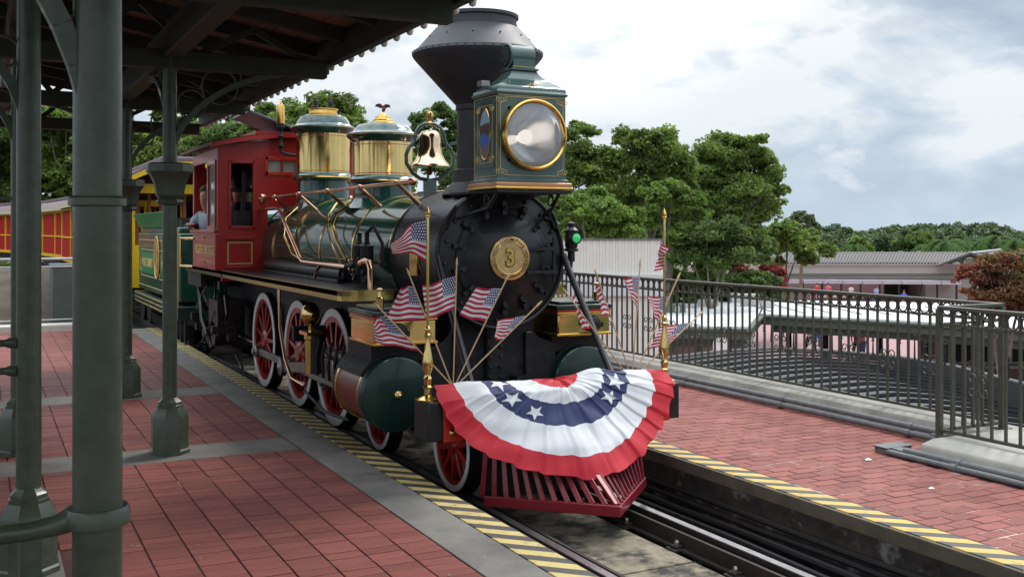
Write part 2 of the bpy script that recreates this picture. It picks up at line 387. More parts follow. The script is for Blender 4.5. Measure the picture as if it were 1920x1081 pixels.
# warning strips: yellow paint bars on dark tread plate, both edges
def stripe_mat(name, s, off, yel, dark):
    m = bpy.data.materials.new(name); m.use_nodes = True; T = m.node_tree; b = T.nodes['Principled BSDF']
    t = T.nodes.new('ShaderNodeTexCoord').outputs['Object']; sp = T.nodes.new('ShaderNodeSeparateXYZ'); T.links.new(t, sp.inputs[0])
    d = M_('ADD', sp.outputs[1], M_('MULTIPLY', sp.outputs[0], s, T=T), T=T)
    fr = M_('FRACT', M_('DIVIDE', M_('ADD', d, off, T=T), .21, T=T), T=T)
    m1 = M_('LESS_THAN', fr, .5, T=T)
    n = noise(T, t, 14, 7, .7); wear = ramp(T, n, [(.32, .45), (.46, 1)]); big = noise(T, t, 1.6, 4, .6)
    c = mixc(T, M_('MULTIPLY', m1, wear, T=T), dark, yel)
    c = mixc(T, ramp(T, big, [(.35, .15), (.6, 0)]), c, (.16, .14, .10))
    T.links.new(c, b.inputs['Base Color']); b.inputs['Roughness'].default_value = .6
    bn = T.nodes.new('ShaderNodeBump'); bn.inputs['Strength'].default_value = .3; bn.inputs['Distance'].default_value = .004
    T.links.new(noise(T, t, 90, 3, .6), bn.inputs['Height']); T.links.new(bn.outputs[0], b.inputs['Normal'])
    return m
M['stripeL'] = stripe_mat('stripes_near', 1.0, .16, (.66, .52, .19), (.06, .057, .052))
M['stripeR'] = stripe_mat('stripes_far', .9, .03, (.62, .40, .07), (.035, .036, .04))
g = MB(); g.box(-1.138, -.955, -2, plat_end, .19, PZ + .004); obj('warning_strip', g, M['stripeL'], PL, bevel=.004, smooth=False)
g = MB(); g.box(-.951, -.945, -2, plat_end, .15, PZ); obj('edge_angle', g, M['blackmatt'], PL, smooth=False)
g = MB(); g.box(.955, 1.138, -1, 40, .19, PZ + .004); obj('warning_strip', g, M['stripeR'], PR, bevel=.004, smooth=False)
for x in (1.146, ): g = MB(); g.box(x - .006, x + .006, -1, 40, .15, PZ - .002); obj('edge_joint', g, M['blackmatt'], PR, smooth=False)
g = MB(); g.box(.935, 1.0, -1, 40, .16, PZ - .003); obj('coping', g, M['coping'], PR, bevel=.006, smooth=False)
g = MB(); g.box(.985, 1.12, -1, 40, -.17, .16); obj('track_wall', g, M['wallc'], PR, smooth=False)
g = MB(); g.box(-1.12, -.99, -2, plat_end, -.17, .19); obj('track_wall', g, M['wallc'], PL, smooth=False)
g = MB(); g.box(-1.41, -.97, -2, plat_end, .12, .188); obj('coping', g, M['coping'], PL, smooth=False)

# track
TR = thing('railway_track', 'narrow gauge railway track in the sunken trough between the two platforms', 'railway track', (0, 5, -.14))
M['railtop'] = mat('rail_polished', (.42, .41, .42), .3, .9, var=.2, scale=12)
M['railside'] = mat('rail_rust', (.035, .025, .022), .8, var=.4, scale=14, bump=.4)
prof = [(-.06, -.13), (.06, -.13), (.06, -.118), (.012, -.105), (.012, -.04), (.032, -.03), (.032, -.002), (-.032, -.002), (-.032, -.03), (-.012, -.04), (-.012, -.105), (-.06, -.118)]
for sx in (-1, 1):
    g = MB(); g.prism(prof, lambda p: (sx * .49 + p[0], -2, p[1]), lambda p: (sx * .49 + p[0], 110, p[1])); r = obj('rail', g, M['railside'], TR, smooth=False)
    g = MB(); g.box(sx * .49 - .026, sx * .49 + .026, -2, 110, -.0025, .001); obj('running_surface', g, M['railtop'], r, smooth=False)
    gx = sx * .40
    g = MB(); g.box(gx - .012, gx + .012, -2, 60, -.11, -.02); g.box(gx - .05, gx + .02, -2, 60, -.125, -.11); obj('guard_rail', g, M['railside'], TR, smooth=False)
    pm = MB(); pm.box(-.12, .09, -.05, .05, 0, .012); pm.box(-.1, -.04, -.03, .03, .012, .03)
    bm_ = MB(); bm_.lathe([(.0, 0), (.018, 0), (.018, .02), (.01, .03), (0, .03)], (-.07, 0, .03), n=8)
    for k in range(26):
        o = obj('tie_plate', pm, M['railside'], TR, local=True, smooth=False) if k == 0 else p0.copy()
        if k == 0: p0 = o
        else: COL.objects.link(o)
        o.location = (sx * .42 * 1.0, -4.2 + k * .58, .012 if False else .02); o.scale.x = sx
        b2 = obj('bolt', bm_, M['steel'], o, local=True) if k == 0 else b0.copy()
        if k == 0: b0 = b2
        else: COL.objects.link(b2); b2.parent = o
g = MB(); k = 0; y = -2
while y < 30:
    g = MB(); g.box(-.33, .30, y, y + 2.38, -.2, -.118); obj('track_slab', g, M['slab'], TR, smooth=False, bevel=.006); y += 2.4
for x, z, r in ((.945, .02, .022), (.935, -.04, .022), (.90, -.095, .026), (.80, -.115, .024)):
    g = MB(); pts = [(x + .006 * math.sin(i * 1.7 + x * 30), -1 + i * .8, z + .006 * math.sin(i * 2.3 + z * 40)) for i in range(40)]
    tag(obj('cable_pipe', g.tube(pts, r, 8), M['rubber']), {.945: 'uppermost black cable pipe along the wall under the right platform', .935: 'second black cable pipe from the top below the right platform edge', .90: 'third black cable pipe from the top beside the right rail', .80: 'lowest black cable pipe lying nearest the right rail'}[x], 'pipe', 'cable pipes along the track wall')
n = 150; P = np.stack([RNG.uniform(-3.6, -1.0, n), RNG.uniform(3, 10, n), np.full(n, PZ + .006)], 1)
P[n // 2:, 0] = RNG.uniform(1.2, 3.0, n - n // 2)
q = RNG.normal(0, 1, (n, 4, 3)) * np.array((.007, .007, .0015)); V = (P[:, None] + q).reshape(-1, 3)
rawobj('grit', V, (np.arange(n)[:, None] * 4 + np.arange(4)), mat('grit_pale', (.34, .30, .26), .9, var=.6, scale=30), kind='stuff')
# leaf litter and gravel in the trough
n = 2600; P = np.stack([np.where(RNG.random(n) < .5, RNG.uniform(.55, .8, n), RNG.uniform(-.9, .75, n)), RNG.uniform(1, 9, n), np.full(n, -.155)], 1)
tet = np.array([(-1, -1, 0), (1, -1, 0), (0, 1.2, 0), (0, 0, 1.1)]); tf = np.array([(0, 1, 3), (1, 2, 3), (2, 0, 3)])
V = (tet[None] * RNG.uniform(.006, .02, (n, 1, 1)) + P[:, None]).reshape(-1, 3); F = (tf[None] + (np.arange(n) * 4)[:, None, None]).reshape(-1, 3)
M['gravel'] = mat('gravel', (.10, .09, .075), .9, var=.5, scale=30)
rawobj('gravel', V, F, M['gravel'], kind='stuff')
M['dryleaf'] = mat('dry_leaves', (.16, .07, .045), .8, var=.5, scale=40)
n = 260; P = np.stack([RNG.uniform(.56, .74, n), RNG.normal(4.3, .45, n), np.full(n, -.15)], 1)
q = RNG.normal(0, 1, (n, 4, 3)) * .011; V = (P[:, None] + q + np.array([(0, 0, .012)])).reshape(-1, 3)
rawobj('dry_leaves', V, (np.arange(n)[:, None] * 4 + np.arange(4)), M['dryleaf'], kind='stuff')

# kerbs of the right platform
KR = MB(); KR.prism([(3.08, PZ - .02), (3.20, .385), (3.62, .385), (3.62, -.3), (3.08, -.3)], lambda p: (p[0], 5.2, p[1]), lambda p: (p[0], 40, p[1]))
obj('kerb', KR, M['kerbc'], smooth=False, bevel=.012, kind='structure')
KR = MB(); KR.prism([(2.46, PZ - .02), (2.50, .36), (2.62, .39), (3.45, .39), (3.45, -.3), (2.46, -.3)], lambda p: (p[0], -1, p[1]), lambda p: (p[0], 5.42, p[1]))
obj('kerb', KR, mat('kerb_pale', (.36, .345, .31), .8, var=.15, scale=4, bump=.3), smooth=False, bevel=.02, kind='structure')
for i, (x, z, r, y0, y1, lab) in enumerate(((3.045, .285, .026, 5.5, 24, 'grey conduit along the far fence kerb, nearest the red paving'), (3.075, .335, .024, 5.5, 24, 'grey conduit along the far fence kerb, upper one against the kerb'),
        (2.385, .275, .022, 0, 5.62, 'grey conduit in front of the near fence kerb, lower one'), (2.435, .30, .026, 0, 5.5, 'grey conduit in front of the near fence kerb, thicker one'))):
    g = MB(); t = thing('conduit', lab, 'conduit', (x, (y0 + y1) / 2, z), 'conduits along the kerb')
    obj('tube', g.tube([(x, y0 + (y1 - y0) * k / 12, z + .002 * math.sin(k * 2.)) for k in range(13)], r, 10), M['conduit'], t)
    y = y0 + .5
    while y < min(y1, 14): g = MB(); g.cyl((x, y, z), (x, y + .05, z), r + .006, n=10); obj('coupling', g, M['conduit'], t); y += 1.5
JB = thing('junction_box', 'flat grey junction box at the end of the conduits by the near fence kerb', 'junction box', (2.5, 5.62, PZ))
g = MB(); g.box(2.38, 2.64, 5.62, 5.74, PZ, .295); g.box(2.42, 2.52, 5.44, 5.62, PZ + .005, .30); obj('case', g, M['conduit'], JB, bevel=.006)
g = MB(); g.box(2.37, 2.65, 5.61, 5.75, .295, .303); obj('lid', g, M['conduit'], JB, bevel=.003)
M['litter'] = mat('paper_scrap', (.7, .7, .68), .8)
for i, (x, y, s, lab) in enumerate(((1.85, 4.75, .022, 'white paper scrap on the red paving of the right platform'), (2.12, 5.55, .03, 'pale scrap lying by the grey junction box'))):
    g = MB(); g.add([(x - s, y - s * .6, PZ + .006), (x + s, y - s * .5, PZ + .004), (x + s * .8, y + s * .7, PZ + .012), (x - s * .7, y + s * .5, PZ + .005)], [(0, 1, 2, 3)]); tag(obj('paper_scrap', g, M['litter']), lab, 'litter')

# ------------------------------------------------------------------ iron fences
def scroll(c, sx, sz, R, x):
    pts = []
    for i in range(19):
        t = i / 18; a = t * 2.0 * PI * .95; r = R * (1 - .72 * t)
        pts.append((x, c[0] + sx * (-r * math.cos(a) * .9 + R * .9), c[1] + sz * (r * math.sin(a))))
    return pts
def fence(name, X, Y0, Y1, lab, thick=1.0):
    t = thing(name, lab, 'fence', (X, (Y0 + Y1) / 2, .39))
    zt, z2, zb = 1.345, 1.215, .43
    g = MB(); g.box(X - .03, X + .03, Y0, Y1, zt - .02, zt + .008); obj('top_rail', g, M['iron'], t, bevel=.005)
    g = MB(); g.box(X - .012, X + .012, Y0, Y1, z2 - .009, z2 + .009); obj('rail', g, M['iron'], t)
    g = MB(); g.box(X - .014, X + .014, Y0, Y1, zb - .012, zb + .012); obj('rail', g, M['iron'], t)
    p = .114; n = int((Y1 - Y0) / p); bal = None; rg = None; ce = (X, (Y0 + Y1) / 2, .39)
    for i in range(n + 1):
        y = Y0 + i * p
        if bal is None:
            g = MB(); g.box(-.0085, .0085, -.009, .009, zb - ce[2] + .0, zt - ce[2] - .02); bal = o = obj('baluster', g, M['iron'], t, local=True, smooth=False)
            g = MB(); g.ring((0, 0, 0), (1, 0, 0), .044, .007, 18, 5, sy=1.15); rg = r = obj('ring', g, M['iron'], t, local=True)
            sc = MB()
            for sy in (-1, 1):
                for sz in (-1, 1):
                    pts = []
                    for k in range(22):
                        u = k / 21; a = u * 2 * PI * 1.05; rr = .040 * (1 - .70 * u)
                        pts.append((0, sy * (.052 - rr * math.cos(a) * .95), sz * (.045 + rr * math.sin(a) * sz * 1.0 * sz)))
                    sc.tube([(0, 0, 0)] + [(0, sy * .004, sz * .03)] + pts, .0055, 5)
            sc.lathe([(0, -.012), (.012, 0), (0, .012)], (0, 0, 0), (1, 0, 0), 8)
            s0 = obj('scroll', sc, M['iron'], t, local=True); s0.location = (0, Y0 + 2 * p - ce[1], .80 - ce[2])
        else:
            o = bal.copy(); COL.objects.link(o); r = rg.copy(); COL.objects.link(r)
            if i % 4 == 2 and i > 2 and i < n: s1 = s0.copy(); COL.objects.link(s1); s1.location = (0, y - ce[1], .80 - ce[2])
        o.location = (0, y - ce[1], 0); r.location = (0, y + p / 2 - ce[1], (zt + z2) / 2 - .006 - ce[2])
        if i == n: bpy.data.objects.remove(r)
    for y in (Y0, Y1):
        g = MB(); g.box(X - .02, X + .02, y - .02, y + .02, .37, zt - .02); g.box(X - .05, X + .05, y - .05, y + .05, .385, .395); obj('post', g, M['iron'], t, smooth=False)
    return t
fence('iron_fence', 3.41, 5.44, 14.6, 'long olive iron fence with ring frieze behind the right platform and the locomotive')
fence('iron_fence', 2.76, .8, 5.47, 'nearer iron fence section with ring frieze at the right edge of the photo')
t = thing('iron_fence', 'short iron fence return joining the nearer section to the long fence', 'fence', (3.08, 5.45, .39))
g = MB(); g.box(2.79, 3.38, 5.42, 5.47, 1.33, 1.352); obj('top_rail', g, M['iron'], t); g = MB(); g.box(2.79, 3.38, 5.435, 5.455, .42, .445); obj('rail', g, M['iron'], t); g = MB(); g.box(2.79, 3.38, 5.435, 5.455, 1.21, 1.228); obj('rail', g, M['iron'], t)
for k in range(5): g = MB(); x = 2.88 + k * .105; g.box(x - .01, x + .01, 5.435, 5.455, .43, 1.33); obj('baluster', g, M['iron'], t, smooth=False)

# shingled porch roof beyond the fence
M['shingle'] = mat('roof_slat_grey', (.042, .045, .049), .75, var=.2, scale=3, bump=.2)
M['gap'] = mat('roof_gap_shade', (.006, .006, .006), .9)
PR2 = thing('porch_roof', 'dark grey curved slat roof with black gaps just behind and below the iron fences', 'roof', (5, 6, .1))
RIDGE = [(.2, 11.8), (1.2, 13.1), (2.17, 14.1), (3.0, 14.8), (3.82, 15.15), (4.5, 14.9), (4.95, 14.5), (5.33, 14.0), (5.62, 13.2), (5.76, 11.7), (5.82, 9.5), (5.85, 7), (5.85, 4.5), (5.85, 2.2)]
def cw(lat, fwd): return (max(3.72, CAM.x + fwd * SN + lat * CS), fwd * CS - lat * SN)
QX, QY = 4.0, 3.0
def rowpt(p, k): f_ = 1 - .0345 * k; return cw(QX + (p[0] - QX) * f_ * (1 - .012 * k), QY + (p[1] - QY) * f_)
for k in range(16):
    g = MB(); V = []
    for p in RIDGE:
        o_, i_ = rowpt(p, k), rowpt(p, k + .88); zo, zi = .165 + .006 * k, .205 + .006 * k
        V += [(*o_, zo), (*i_, zi), (*o_, zo - .03), (*i_, zi - .03)]
    F_ = []
    for i in range(len(RIDGE) - 1):
        a, b = 4 * i, 4 * i + 4; F_ += [(a, a + 1, b + 1, b), (a + 2, b + 2, b + 3, a + 3), (a, b, b + 2, a + 2), (a + 1, a + 3, b + 3, b + 1)]
    g.add(V, F_); obj('roof_slat', g, M['shingle'], PR2, smooth=False)
g = MB(); V = [(*rowpt(p, 0), .06) for p in RIDGE] + [(*cw(QX, QY + 1.5), .06)]; n = len(RIDGE)
g.add(V, [(i, i + 1, n) for i in range(n - 1)]); V2 = [(*rowpt(p, 0), .06) for p in RIDGE] + [(*rowpt(p, 0), -.6) for p in RIDGE]
g.add(V2, [(i, i + 1, n + i + 1, n + i) for i in range(n - 1)]); obj('gap_shade_sheet', g, M['gap'], PR2, smooth=False)  # black sheet put under the slats to darken the gaps as shade
g = MB(); g.tube([(*rowpt(p, -.1), .185) for p in RIDGE], .022, 6); obj('ridge_pipe', g, M['conduit'], PR2)
fi = 0
for i in range(3, len(RIDGE) - 3):
    for t in (.15, .38, .8):
        a, b = RIDGE[i], RIDGE[i + 1]; x, y = rowpt((a[0] + (b[0] - a[0]) * t, a[1] + (b[1] - a[1]) * t), 0); h = .20 if fi % 2 else .27; fi += 1
        g = MB(); g.cyl((x, y, .18), (x, y, .18 + h), .014, .009, 6); g.lathe([(0, 0), (.026, .02), (.009, .045), (.024, .06), (0, .115)], (x, y, .16 + h), n=8); obj('finial', g, M['blackmatt'], PR2)

# ------------------------------------------------------------------ far end of the left platform
KR = MB(); KR.box(-14, -1.5, plat_end, plat_end + .35, -.1, .37); M['whitekerb'] = mat('white_kerb', (.52, .50, .47), .7, var=.1)
obj('kerb', KR, M['whitekerb'], bevel=.02, kind='structure')
RL = thing('railing', 'low grey railing with two rails across the far end of the left platform', 'railing', (-5, 18.9, .37))
for z, r in ((1.43, .022), (1.30, .012), (.42, .012)):
    g = MB(); g.cyl((-12, 18.9, z), (-1.55, 18.9, z), r, n=8); obj('rail', g, mat('rail_galv', (.45, .45, .45), .4, .3), RL)
for k in range(9): g = MB(); x = -12 + k * 1.3; g.cyl((x, 18.9, .37), (x, 18.9, 1.43), .018, n=8); obj('post', g, M['conduit'], RL)
n1, n2 = 50, 12; V = []
for j in range(n2):
    for i in range(n1):
        x = -30 + 28.2 * i / (n1 - 1); yy = 19.3 + 3.2 * j / (n2 - 1)
        V.append((x, yy, min(1.15, .1 + 1.15 * j / 7) + .06 * math.sin(x * 2.1 + j) + random.uniform(-.03, .03) - (1.2 if i == n1 - 1 else 0)))
g = MB(); g.add(V, [(j * n1 + i, j * n1 + i + 1, (j + 1) * n1 + i + 1, (j + 1) * n1 + i) for j in range(n2 - 1) for i in range(n1 - 1)])
obj('mulch_bank', g, M['soil'], kind='structure')
g = MB(); g.box(-2.55, -1.75, 19.35, 20.2, .2, 1.28); g.box(-2.57, -1.73, 19.33, 20.22, 1.28, 1.32)
tag(obj('equipment_cabinet', g, mat('cabinet_grey_green', (.085, .10, .095), .6, var=.15), bevel=.01), 'grey green equipment cabinet behind the railing at the platform end', 'cabinet')

# ------------------------------------------------------------------ the platform canopy
CN = thing('platform_canopy', 'dark open timber and iron canopy roof over the left platform', 'canopy', (-3.4, 6, 3.1))
def rz(x): return 3.36 + (-1.08 - x) * .17
CY0, CY1 = -1.5, 13.7
g = MB()
for k in range(30):
    x = -1.10 - k * .21
    b = MB(); b.add([(x, CY0, rz(x) + .09), (x - .2, CY0, rz(x - .2) + .09), (x - .2, CY1, rz(x - .2) + .09), (x, CY1, rz(x) + .09), (x, CY0, rz(x) + .12), (x - .2, CY0, rz(x - .2) + .12), (x - .2, CY1, rz(x - .2) + .12), (x, CY1, rz(x) + .12)],
          [(0, 1, 2, 3), (4, 7, 6, 5), (0, 4, 5, 1), (1, 5, 6, 2), (2, 6, 7, 3), (3, 7, 4, 0)])
    obj('roof_board', b, M['board'], CN, smooth=False)
M['metalroof'] = mat('canopy_metal_roof', (.12, .10, .10), .5, var=.2)
g = MB(); g.add([(-1.0, CY0, rz(-1.0) + .13), (-7.6, CY0, rz(-7.6) + .13), (-7.6, CY1, rz(-7.6) + .13), (-1.0, CY1, rz(-1.0) + .13), (-1.0, CY0, rz(-1.0) + .16), (-7.6, CY0, rz(-7.6) + .16), (-7.6, CY1, rz(-7.6) + .16), (-1.0, CY1, rz(-1.0) + .16)],
       [(0, 1, 2, 3), (4, 7, 6, 5), (0, 4, 5, 1), (1, 5, 6, 2), (2, 6, 7, 3), (3, 7, 4, 0)]); obj('roof_sheet', g, M['metalroof'], CN, smooth=False)
y = CY0 + .3
while y < CY1:
    g = MB(); g.bar((-1.1, y, rz(-1.1) + .03), (-7.4, y, rz(-7.4) + .03), .05, .11); obj('rafter', g, M['canopy'], CN, smooth=False); y += .74
for x, w, h, z in ((-1.11, .07, .20, 3.33), (-2.345, .14, .22, 3.30), (-3.37, .14, .22, 3.42), (-5.3, .14, .2, 3.7)):
    g = MB(); g.box(x - w / 2, x + w / 2, CY0, CY1, z - h / 2, z + h / 2); obj('beam', g, M['canopy'], CN, smooth=False, bevel=.01)
for y in (2.57, 5.6, 8.1, 11.0, CY1 - .1):
    g = MB(); g.box(-7.2, -1.15, y - .05, y + .05, 3.12, 3.26); obj('tie_beam', g, M['canopy'], CN, smooth=False, bevel=.01)
    for k in range(7):   # truss diagonals
        x0 = -1.3 - k * .85
        g = MB(); g.bar((x0, y, 3.24), (x0 - .42, y, rz(x0 - .42)), .035, .05); g.bar((x0 - .42, y, rz(x0 - .42)), (x0 - .85, y, 3.24), .035, .05); obj('truss_brace', g, M['canopy'], CN, smooth=False)
g = MB(); g.box(-1.075, -1.03, CY0, CY1, 3.30, 3.47); obj('fascia', g, M['canopy'], CN, smooth=False, bevel=.006)
g = MB(); gp = [(-1.02 + .085 * math.cos(a), 3.47 + .085 * math.sin(a)) for a in [PI + PI * i / 8 for i in range(9)]]
gp2 = gp + [(p[0] * 1.0 + (.006 if p[0] > -1.02 else -.006), p[1] - .006) for p in gp[::-1]]
g.prism(gp2, lambda p: (p[0] + .02, 7.2, p[1] - .06), lambda p: (p[0] + .02, CY1 + .1, p[1] - .06)); obj('gutter', g, M['post'], CN)
g = MB(); g.cyl((-1.0, 6.55, 3.36), (-1.0, 7.3, 3.36), .055, n=14); g.lathe([(.055, 0), (.05, -.03), (.03, -.05), (0, -.055)], (-1.0, 6.55, 3.36), (0, 1, 0), 14); obj('downpipe', g, M['post'], CN)
g = MB(); g.lathe([(.012, 0), (.014, -.02), (.024, -.035), (.027, -.055), (.02, -.078), (0, -.088)], n=10)
M['bulb'] = mat('clear_bulb', (.62, .62, .60), .12, var=.05, spec=.8)
y = 1.0; b0 = None
while y < CY1:
    if b0 is None: b0 = o = obj('bulb', g, M['bulb'], CN, local=True)
    else: o = b0.copy(); COL.objects.link(o)
    o.location = Vector((-1.055, y, 3.30)) - CN.location; y += .25

def oct_prof(mb, prof, o, n=8): mb.lathe(prof, o, n=n, rot=PI / 8)
def column(x, y, r, lab, base=True, cap=True, rings=(), arms=(), top=3.3):
    t = thing('column', lab, 'column', (x, y, PZ), 'iron columns of the canopy')
    g = MB(); g.cyl((x, y, PZ), (x, y, top), r, r * .94, 28); obj('shaft', g, M['post'], t)
    if base:
        g = MB(); oct_prof(g, [(.148, 0), (.148, .03), (.138, .04), (.138, .27), (.128, .30), (.098, .345), (.098, .36), (.088, .365), (.088, .385), (.07, .40), (.054, .42)], (x, y, PZ)); obj('base', g, M['post'], t, ang=25)
    if cap:
        g = MB(); oct_prof(g, [(.056, 1.85), (.095, 1.86), (.10, 1.875), (.095, 1.89), (.082, 1.90), (.105, 1.925), (.112, 1.97), (.122, 2.02), (.150, 2.075), (.168, 2.09), (.176, 2.10), (.176, 2.155), (.15, 2.165), (.058, 2.17)], (x, y, PZ)); obj('capital', g, M['post'], t, ang=25)
    for z, rr, h in rings:
        g = MB(); g.lathe([(r, -h), (rr, -h * .8), (rr, h * .5), (rr - .006, h), (r, h)], (x, y, z), n=28); obj('collar', g, M['post'], t)
    for (dx, dy, z0, R, H, w) in arms:       # curved iron brackets
        def pt(s): a = s * PI / 2; return Vector((x + dx * R * (1 - math.cos(a)), y + dy * R * (1 - math.cos(a)), z0 + H * math.sin(a)))
        g = MB(); P = [pt(i / 16) for i in range(17)]; side = Vector((-dy, dx, 0)) * w / 2
        for i in range(16):
            a, b = P[i], P[i + 1]; d = (b - a).normalized(); nrm = d.cross(side.normalized()) * .022
            g.add([a + side + nrm, a - side + nrm, a - side - nrm, a + side - nrm, b + side + nrm, b - side + nrm, b - side - nrm, b + side - nrm], [(0, 1, 5, 4), (1, 2, 6, 5), (2, 3, 7, 6), (3, 0, 4, 7)])
        obj('bracket', g, M['post'], t, ang=50)
        g = MB()
        for cx, cz, rr in ((.30, .78, .11), (.50, .92, .07), (.13, .60, .085)):
            g.ring((x + dx * R * cx, y + dy * R * cx, z0 + H * cz), (-dy, dx, 0), rr * R / 1.0, .008, 22, 6)
        if H > .6: obj('scrollwork', g, M['post'], t)
    return t
L_, R_ = (-1, 0), (1, 0)
column(-3.3565, 2.57, .0555, 'thick dark green column nearest the camera at the left', base=True, cap=False, rings=((1.985, .064, .012), (1.262, .072, .022)), arms=((-1, 0, 2.02, 1.0, .95, .05),))
column(-3.395, 5.60, .058, 'green column behind and left of the nearest one, at the left edge', cap=False, arms=((-1, 0, 2.3, .9, .8, .05),))
column(-3.36, 8.60, .055, 'green column standing third in the inner row, hidden behind the left edge column', cap=False, arms=((-1, 0, 2.4, .9, .8, .05),))
column(-2.35, 8.10, .054, 'slim green column with octagonal base and capital beside the tender', arms=((1, 0, 2.40, 1.22, .78, .06), (0, 1, 2.40, .9, .75, .05)))
column(-2.32, 11.0, .054, 'green column further down the platform, partly behind the nearest column', arms=((1, 0, 2.40, 1.22, .78, .06), (-1, 0, 2.4, .9, .75, .05)))
# barrier between the columns
BR = thing('barrier_rail', 'green iron barrier with scroll foot clamped to the nearest column', 'barrier', (-3.8, 2.57, .9))
g = MB(); g.tube([(-3.41, 2.57, 1.262), (-3.44, 2.57, 1.25), (-3.50, 2.57, 1.243), (-5.3, 2.57, 1.24)], [.03, .024, .021, .021], 12); obj('rail', g, M['post'], BR)
g = MB(); g.tube([(-3.53, 2.57, 1.24), (-3.53, 2.57, .34)], .012, 8)
for k in range(12): g.tube([(-3.60 - k * .14, 2.57, 1.22), (-3.60 - k * .14, 2.57, .34)], .01, 6)
obj('baluster', g, M['post'], BR)
g = MB(); g.cyl((-3.5, 2.57, .34), (-5.3, 2.57, .34), .018, n=8); obj('rail', g, M['post'], BR)
BR = thing('barrier_rail', 'green iron barrier with two rails beside the left edge column', 'barrier', (-4.4, 5.6, .9))
for z in (1.37, 1.235): g = MB(); g.cyl((-3.45, 5.6, z), (-6.5, 5.6, z), .018, n=10); g.lathe([(.03, 0), (.026, .03), (.018, .05)], (-3.45, 5.6, z), (-1, 0, 0), 10); obj('rail', g, M['post'], BR)
for k in range(5): g = MB(); g.cyl((-4.2 - k * .5, 5.6, PZ), (-4.2 - k * .5, 5.6, 1.37), .014, n=8); obj('post', g, M['post'], BR)
# far ironwork screen at the left edge
SC = thing('scroll_screen', 'round iron scrollwork against the trees at the upper left edge', 'ironwork', (-4.0, 9.0, 2.0))
for cx, cz, R in ((-4.05, 2.35, .17), (-4.02, 2.02, .16), (-3.88, 1.83, .055), (-4.1, 1.7, .14)):
    g = MB(); g.ring((cx, 8.6, cz), (0, 1, 0), R, .011, 28, 6); obj('ring', g, M['post'], SC)
g = MB(); g.box(-4.4, -3.42, 8.59, 8.61, 2.14, 2.165); g.box(-3.97, -3.94, 8.59, 8.61, 1.5, 3.2); obj('frame', g, M['post'], SC)
# ------------------------------------------------------------------ the locomotive
LO = thing('steam_locomotive', 'black, green and red steam locomotive with brass domes, big box headlamp and number 3 plate', 'locomotive', (0, 10, 0))
YA = (0, 1, 0); BZ = 1.70
def part(name, mb, m, parent=None, **k): return obj(name, mb, m, parent or LO, **k)
# smokebox
g = MB(); g.lathe([(.545, 0), (.56, .01), (.56, .05), (.548, .06), (.548, .98), (.556, .985), (.556, 1.02)], (0, 7.25, BZ), YA, 56); SB = part('smokebox', g, M['black'])
for r, y in ((.535, 7.285), ): g = MB(); g.ring((0, 7.245, BZ), YA, .545, .012, 56, 6); part('front_ring', g, M['black'], SB)
g = MB(); g.lathe([(.395, 0), (.395, -.02), (.375, -.03), (.36, -.032), (.34, -.045), (.26, -.085), (.18, -.115), (.1, -.13), (0, -.135)], (0, 7.25, BZ), YA, 56); DR = part('smokebox_door', g, M['black'])
dog = MB(); dog.box(-.017, .017, -.06, -.01, -.06, .045); dog.lathe([(.014, 0), (.017, -.01), (.017, -.028), (.009, -.034), (.009, -.05), (0, -.05)], (0, -.05, -.012), YA, 8)
d0 = None
for k in range(14):
    a = 2 * PI * (k + .5) / 14 + .22
    if d0 is None: d0 = o = obj('door_clamp', dog, M['black'], DR, local=True)
    else: o = d0.copy(); COL.objects.link(o)
    o.location = Vector((.395 * math.sin(a), 7.25, BZ + .395 * math.cos(a))) - LO.location; o.rotation_euler = (0, a, 0)
g = MB(); g.lathe([(.018, 0), (.018, -.008), (.014, -.018), (0, -.02)], n=8, axis=YA); b0 = None
for k in range(18):
    a = 2 * PI * k / 18 + .1
    if b0 is None: b0 = o = obj('bolt', g, M['black'], SB, local=True)
    else: o = b0.copy(); COL.objects.link(o)
    o.location = Vector((.485 * math.sin(a), 7.25, BZ + .485 * math.cos(a))) - LO.location
for z in (BZ + .07, BZ - .11):
    g = MB(); g.box(.15, .42, 7.10, 7.125, z - .013, z + .013); g.box(.30, .42, 7.11, 7.25, z - .02, z + .005); g.cyl((.42, 7.17, z - .03), (.42, 7.17, z + .05), .02, n=10); part('hinge', g, M['black'], DR)
g = MB(); g.cyl((.42, 7.17, BZ - .2), (.42, 7.17, BZ + .16), .012, n=8); part('hinge_pin', g, M['black'], DR)
# brass number plate
g = MB(); g.lathe([(.168, 0), (.168, -.018), (.160, -.022), (.124, -.022), (.120, -.016), (0, -.014)], (0, 7.12, BZ + .0), YA, 48); NP = part('number_plate', g, M['plaque'], label='round bronze plate with the number 3')
g = MB(); g.ring((0, 7.102, BZ), YA, .162, .004, 48, 6); g.ring((0, 7.100, BZ), YA, .124, .004, 48, 6); obj('plate_rim', g, M['gold'], NP)
M['plaquedark'] = mat('plaque_recess', (.16, .09, .04), .5, .6)
tm = text_mb('3', .185, .004, bold=.004, sx=.95); g = MB(); place(tm, (0, 7.098, BZ), (1, 0, 0), (0, 0, 1), (0, -1, 0), g); g2 = MB(); place(text_mb('3', .185, .002, bold=.010, sx=.95), (.003, 7.101, BZ - .003), (1, 0, 0), (0, 0, 1), (0, -1, 0), g2)
obj('numeral_shade', g2, M['plaquedark'], NP, smooth=False); obj('numeral', g, M['gold'], NP, smooth=False)
g = MB()
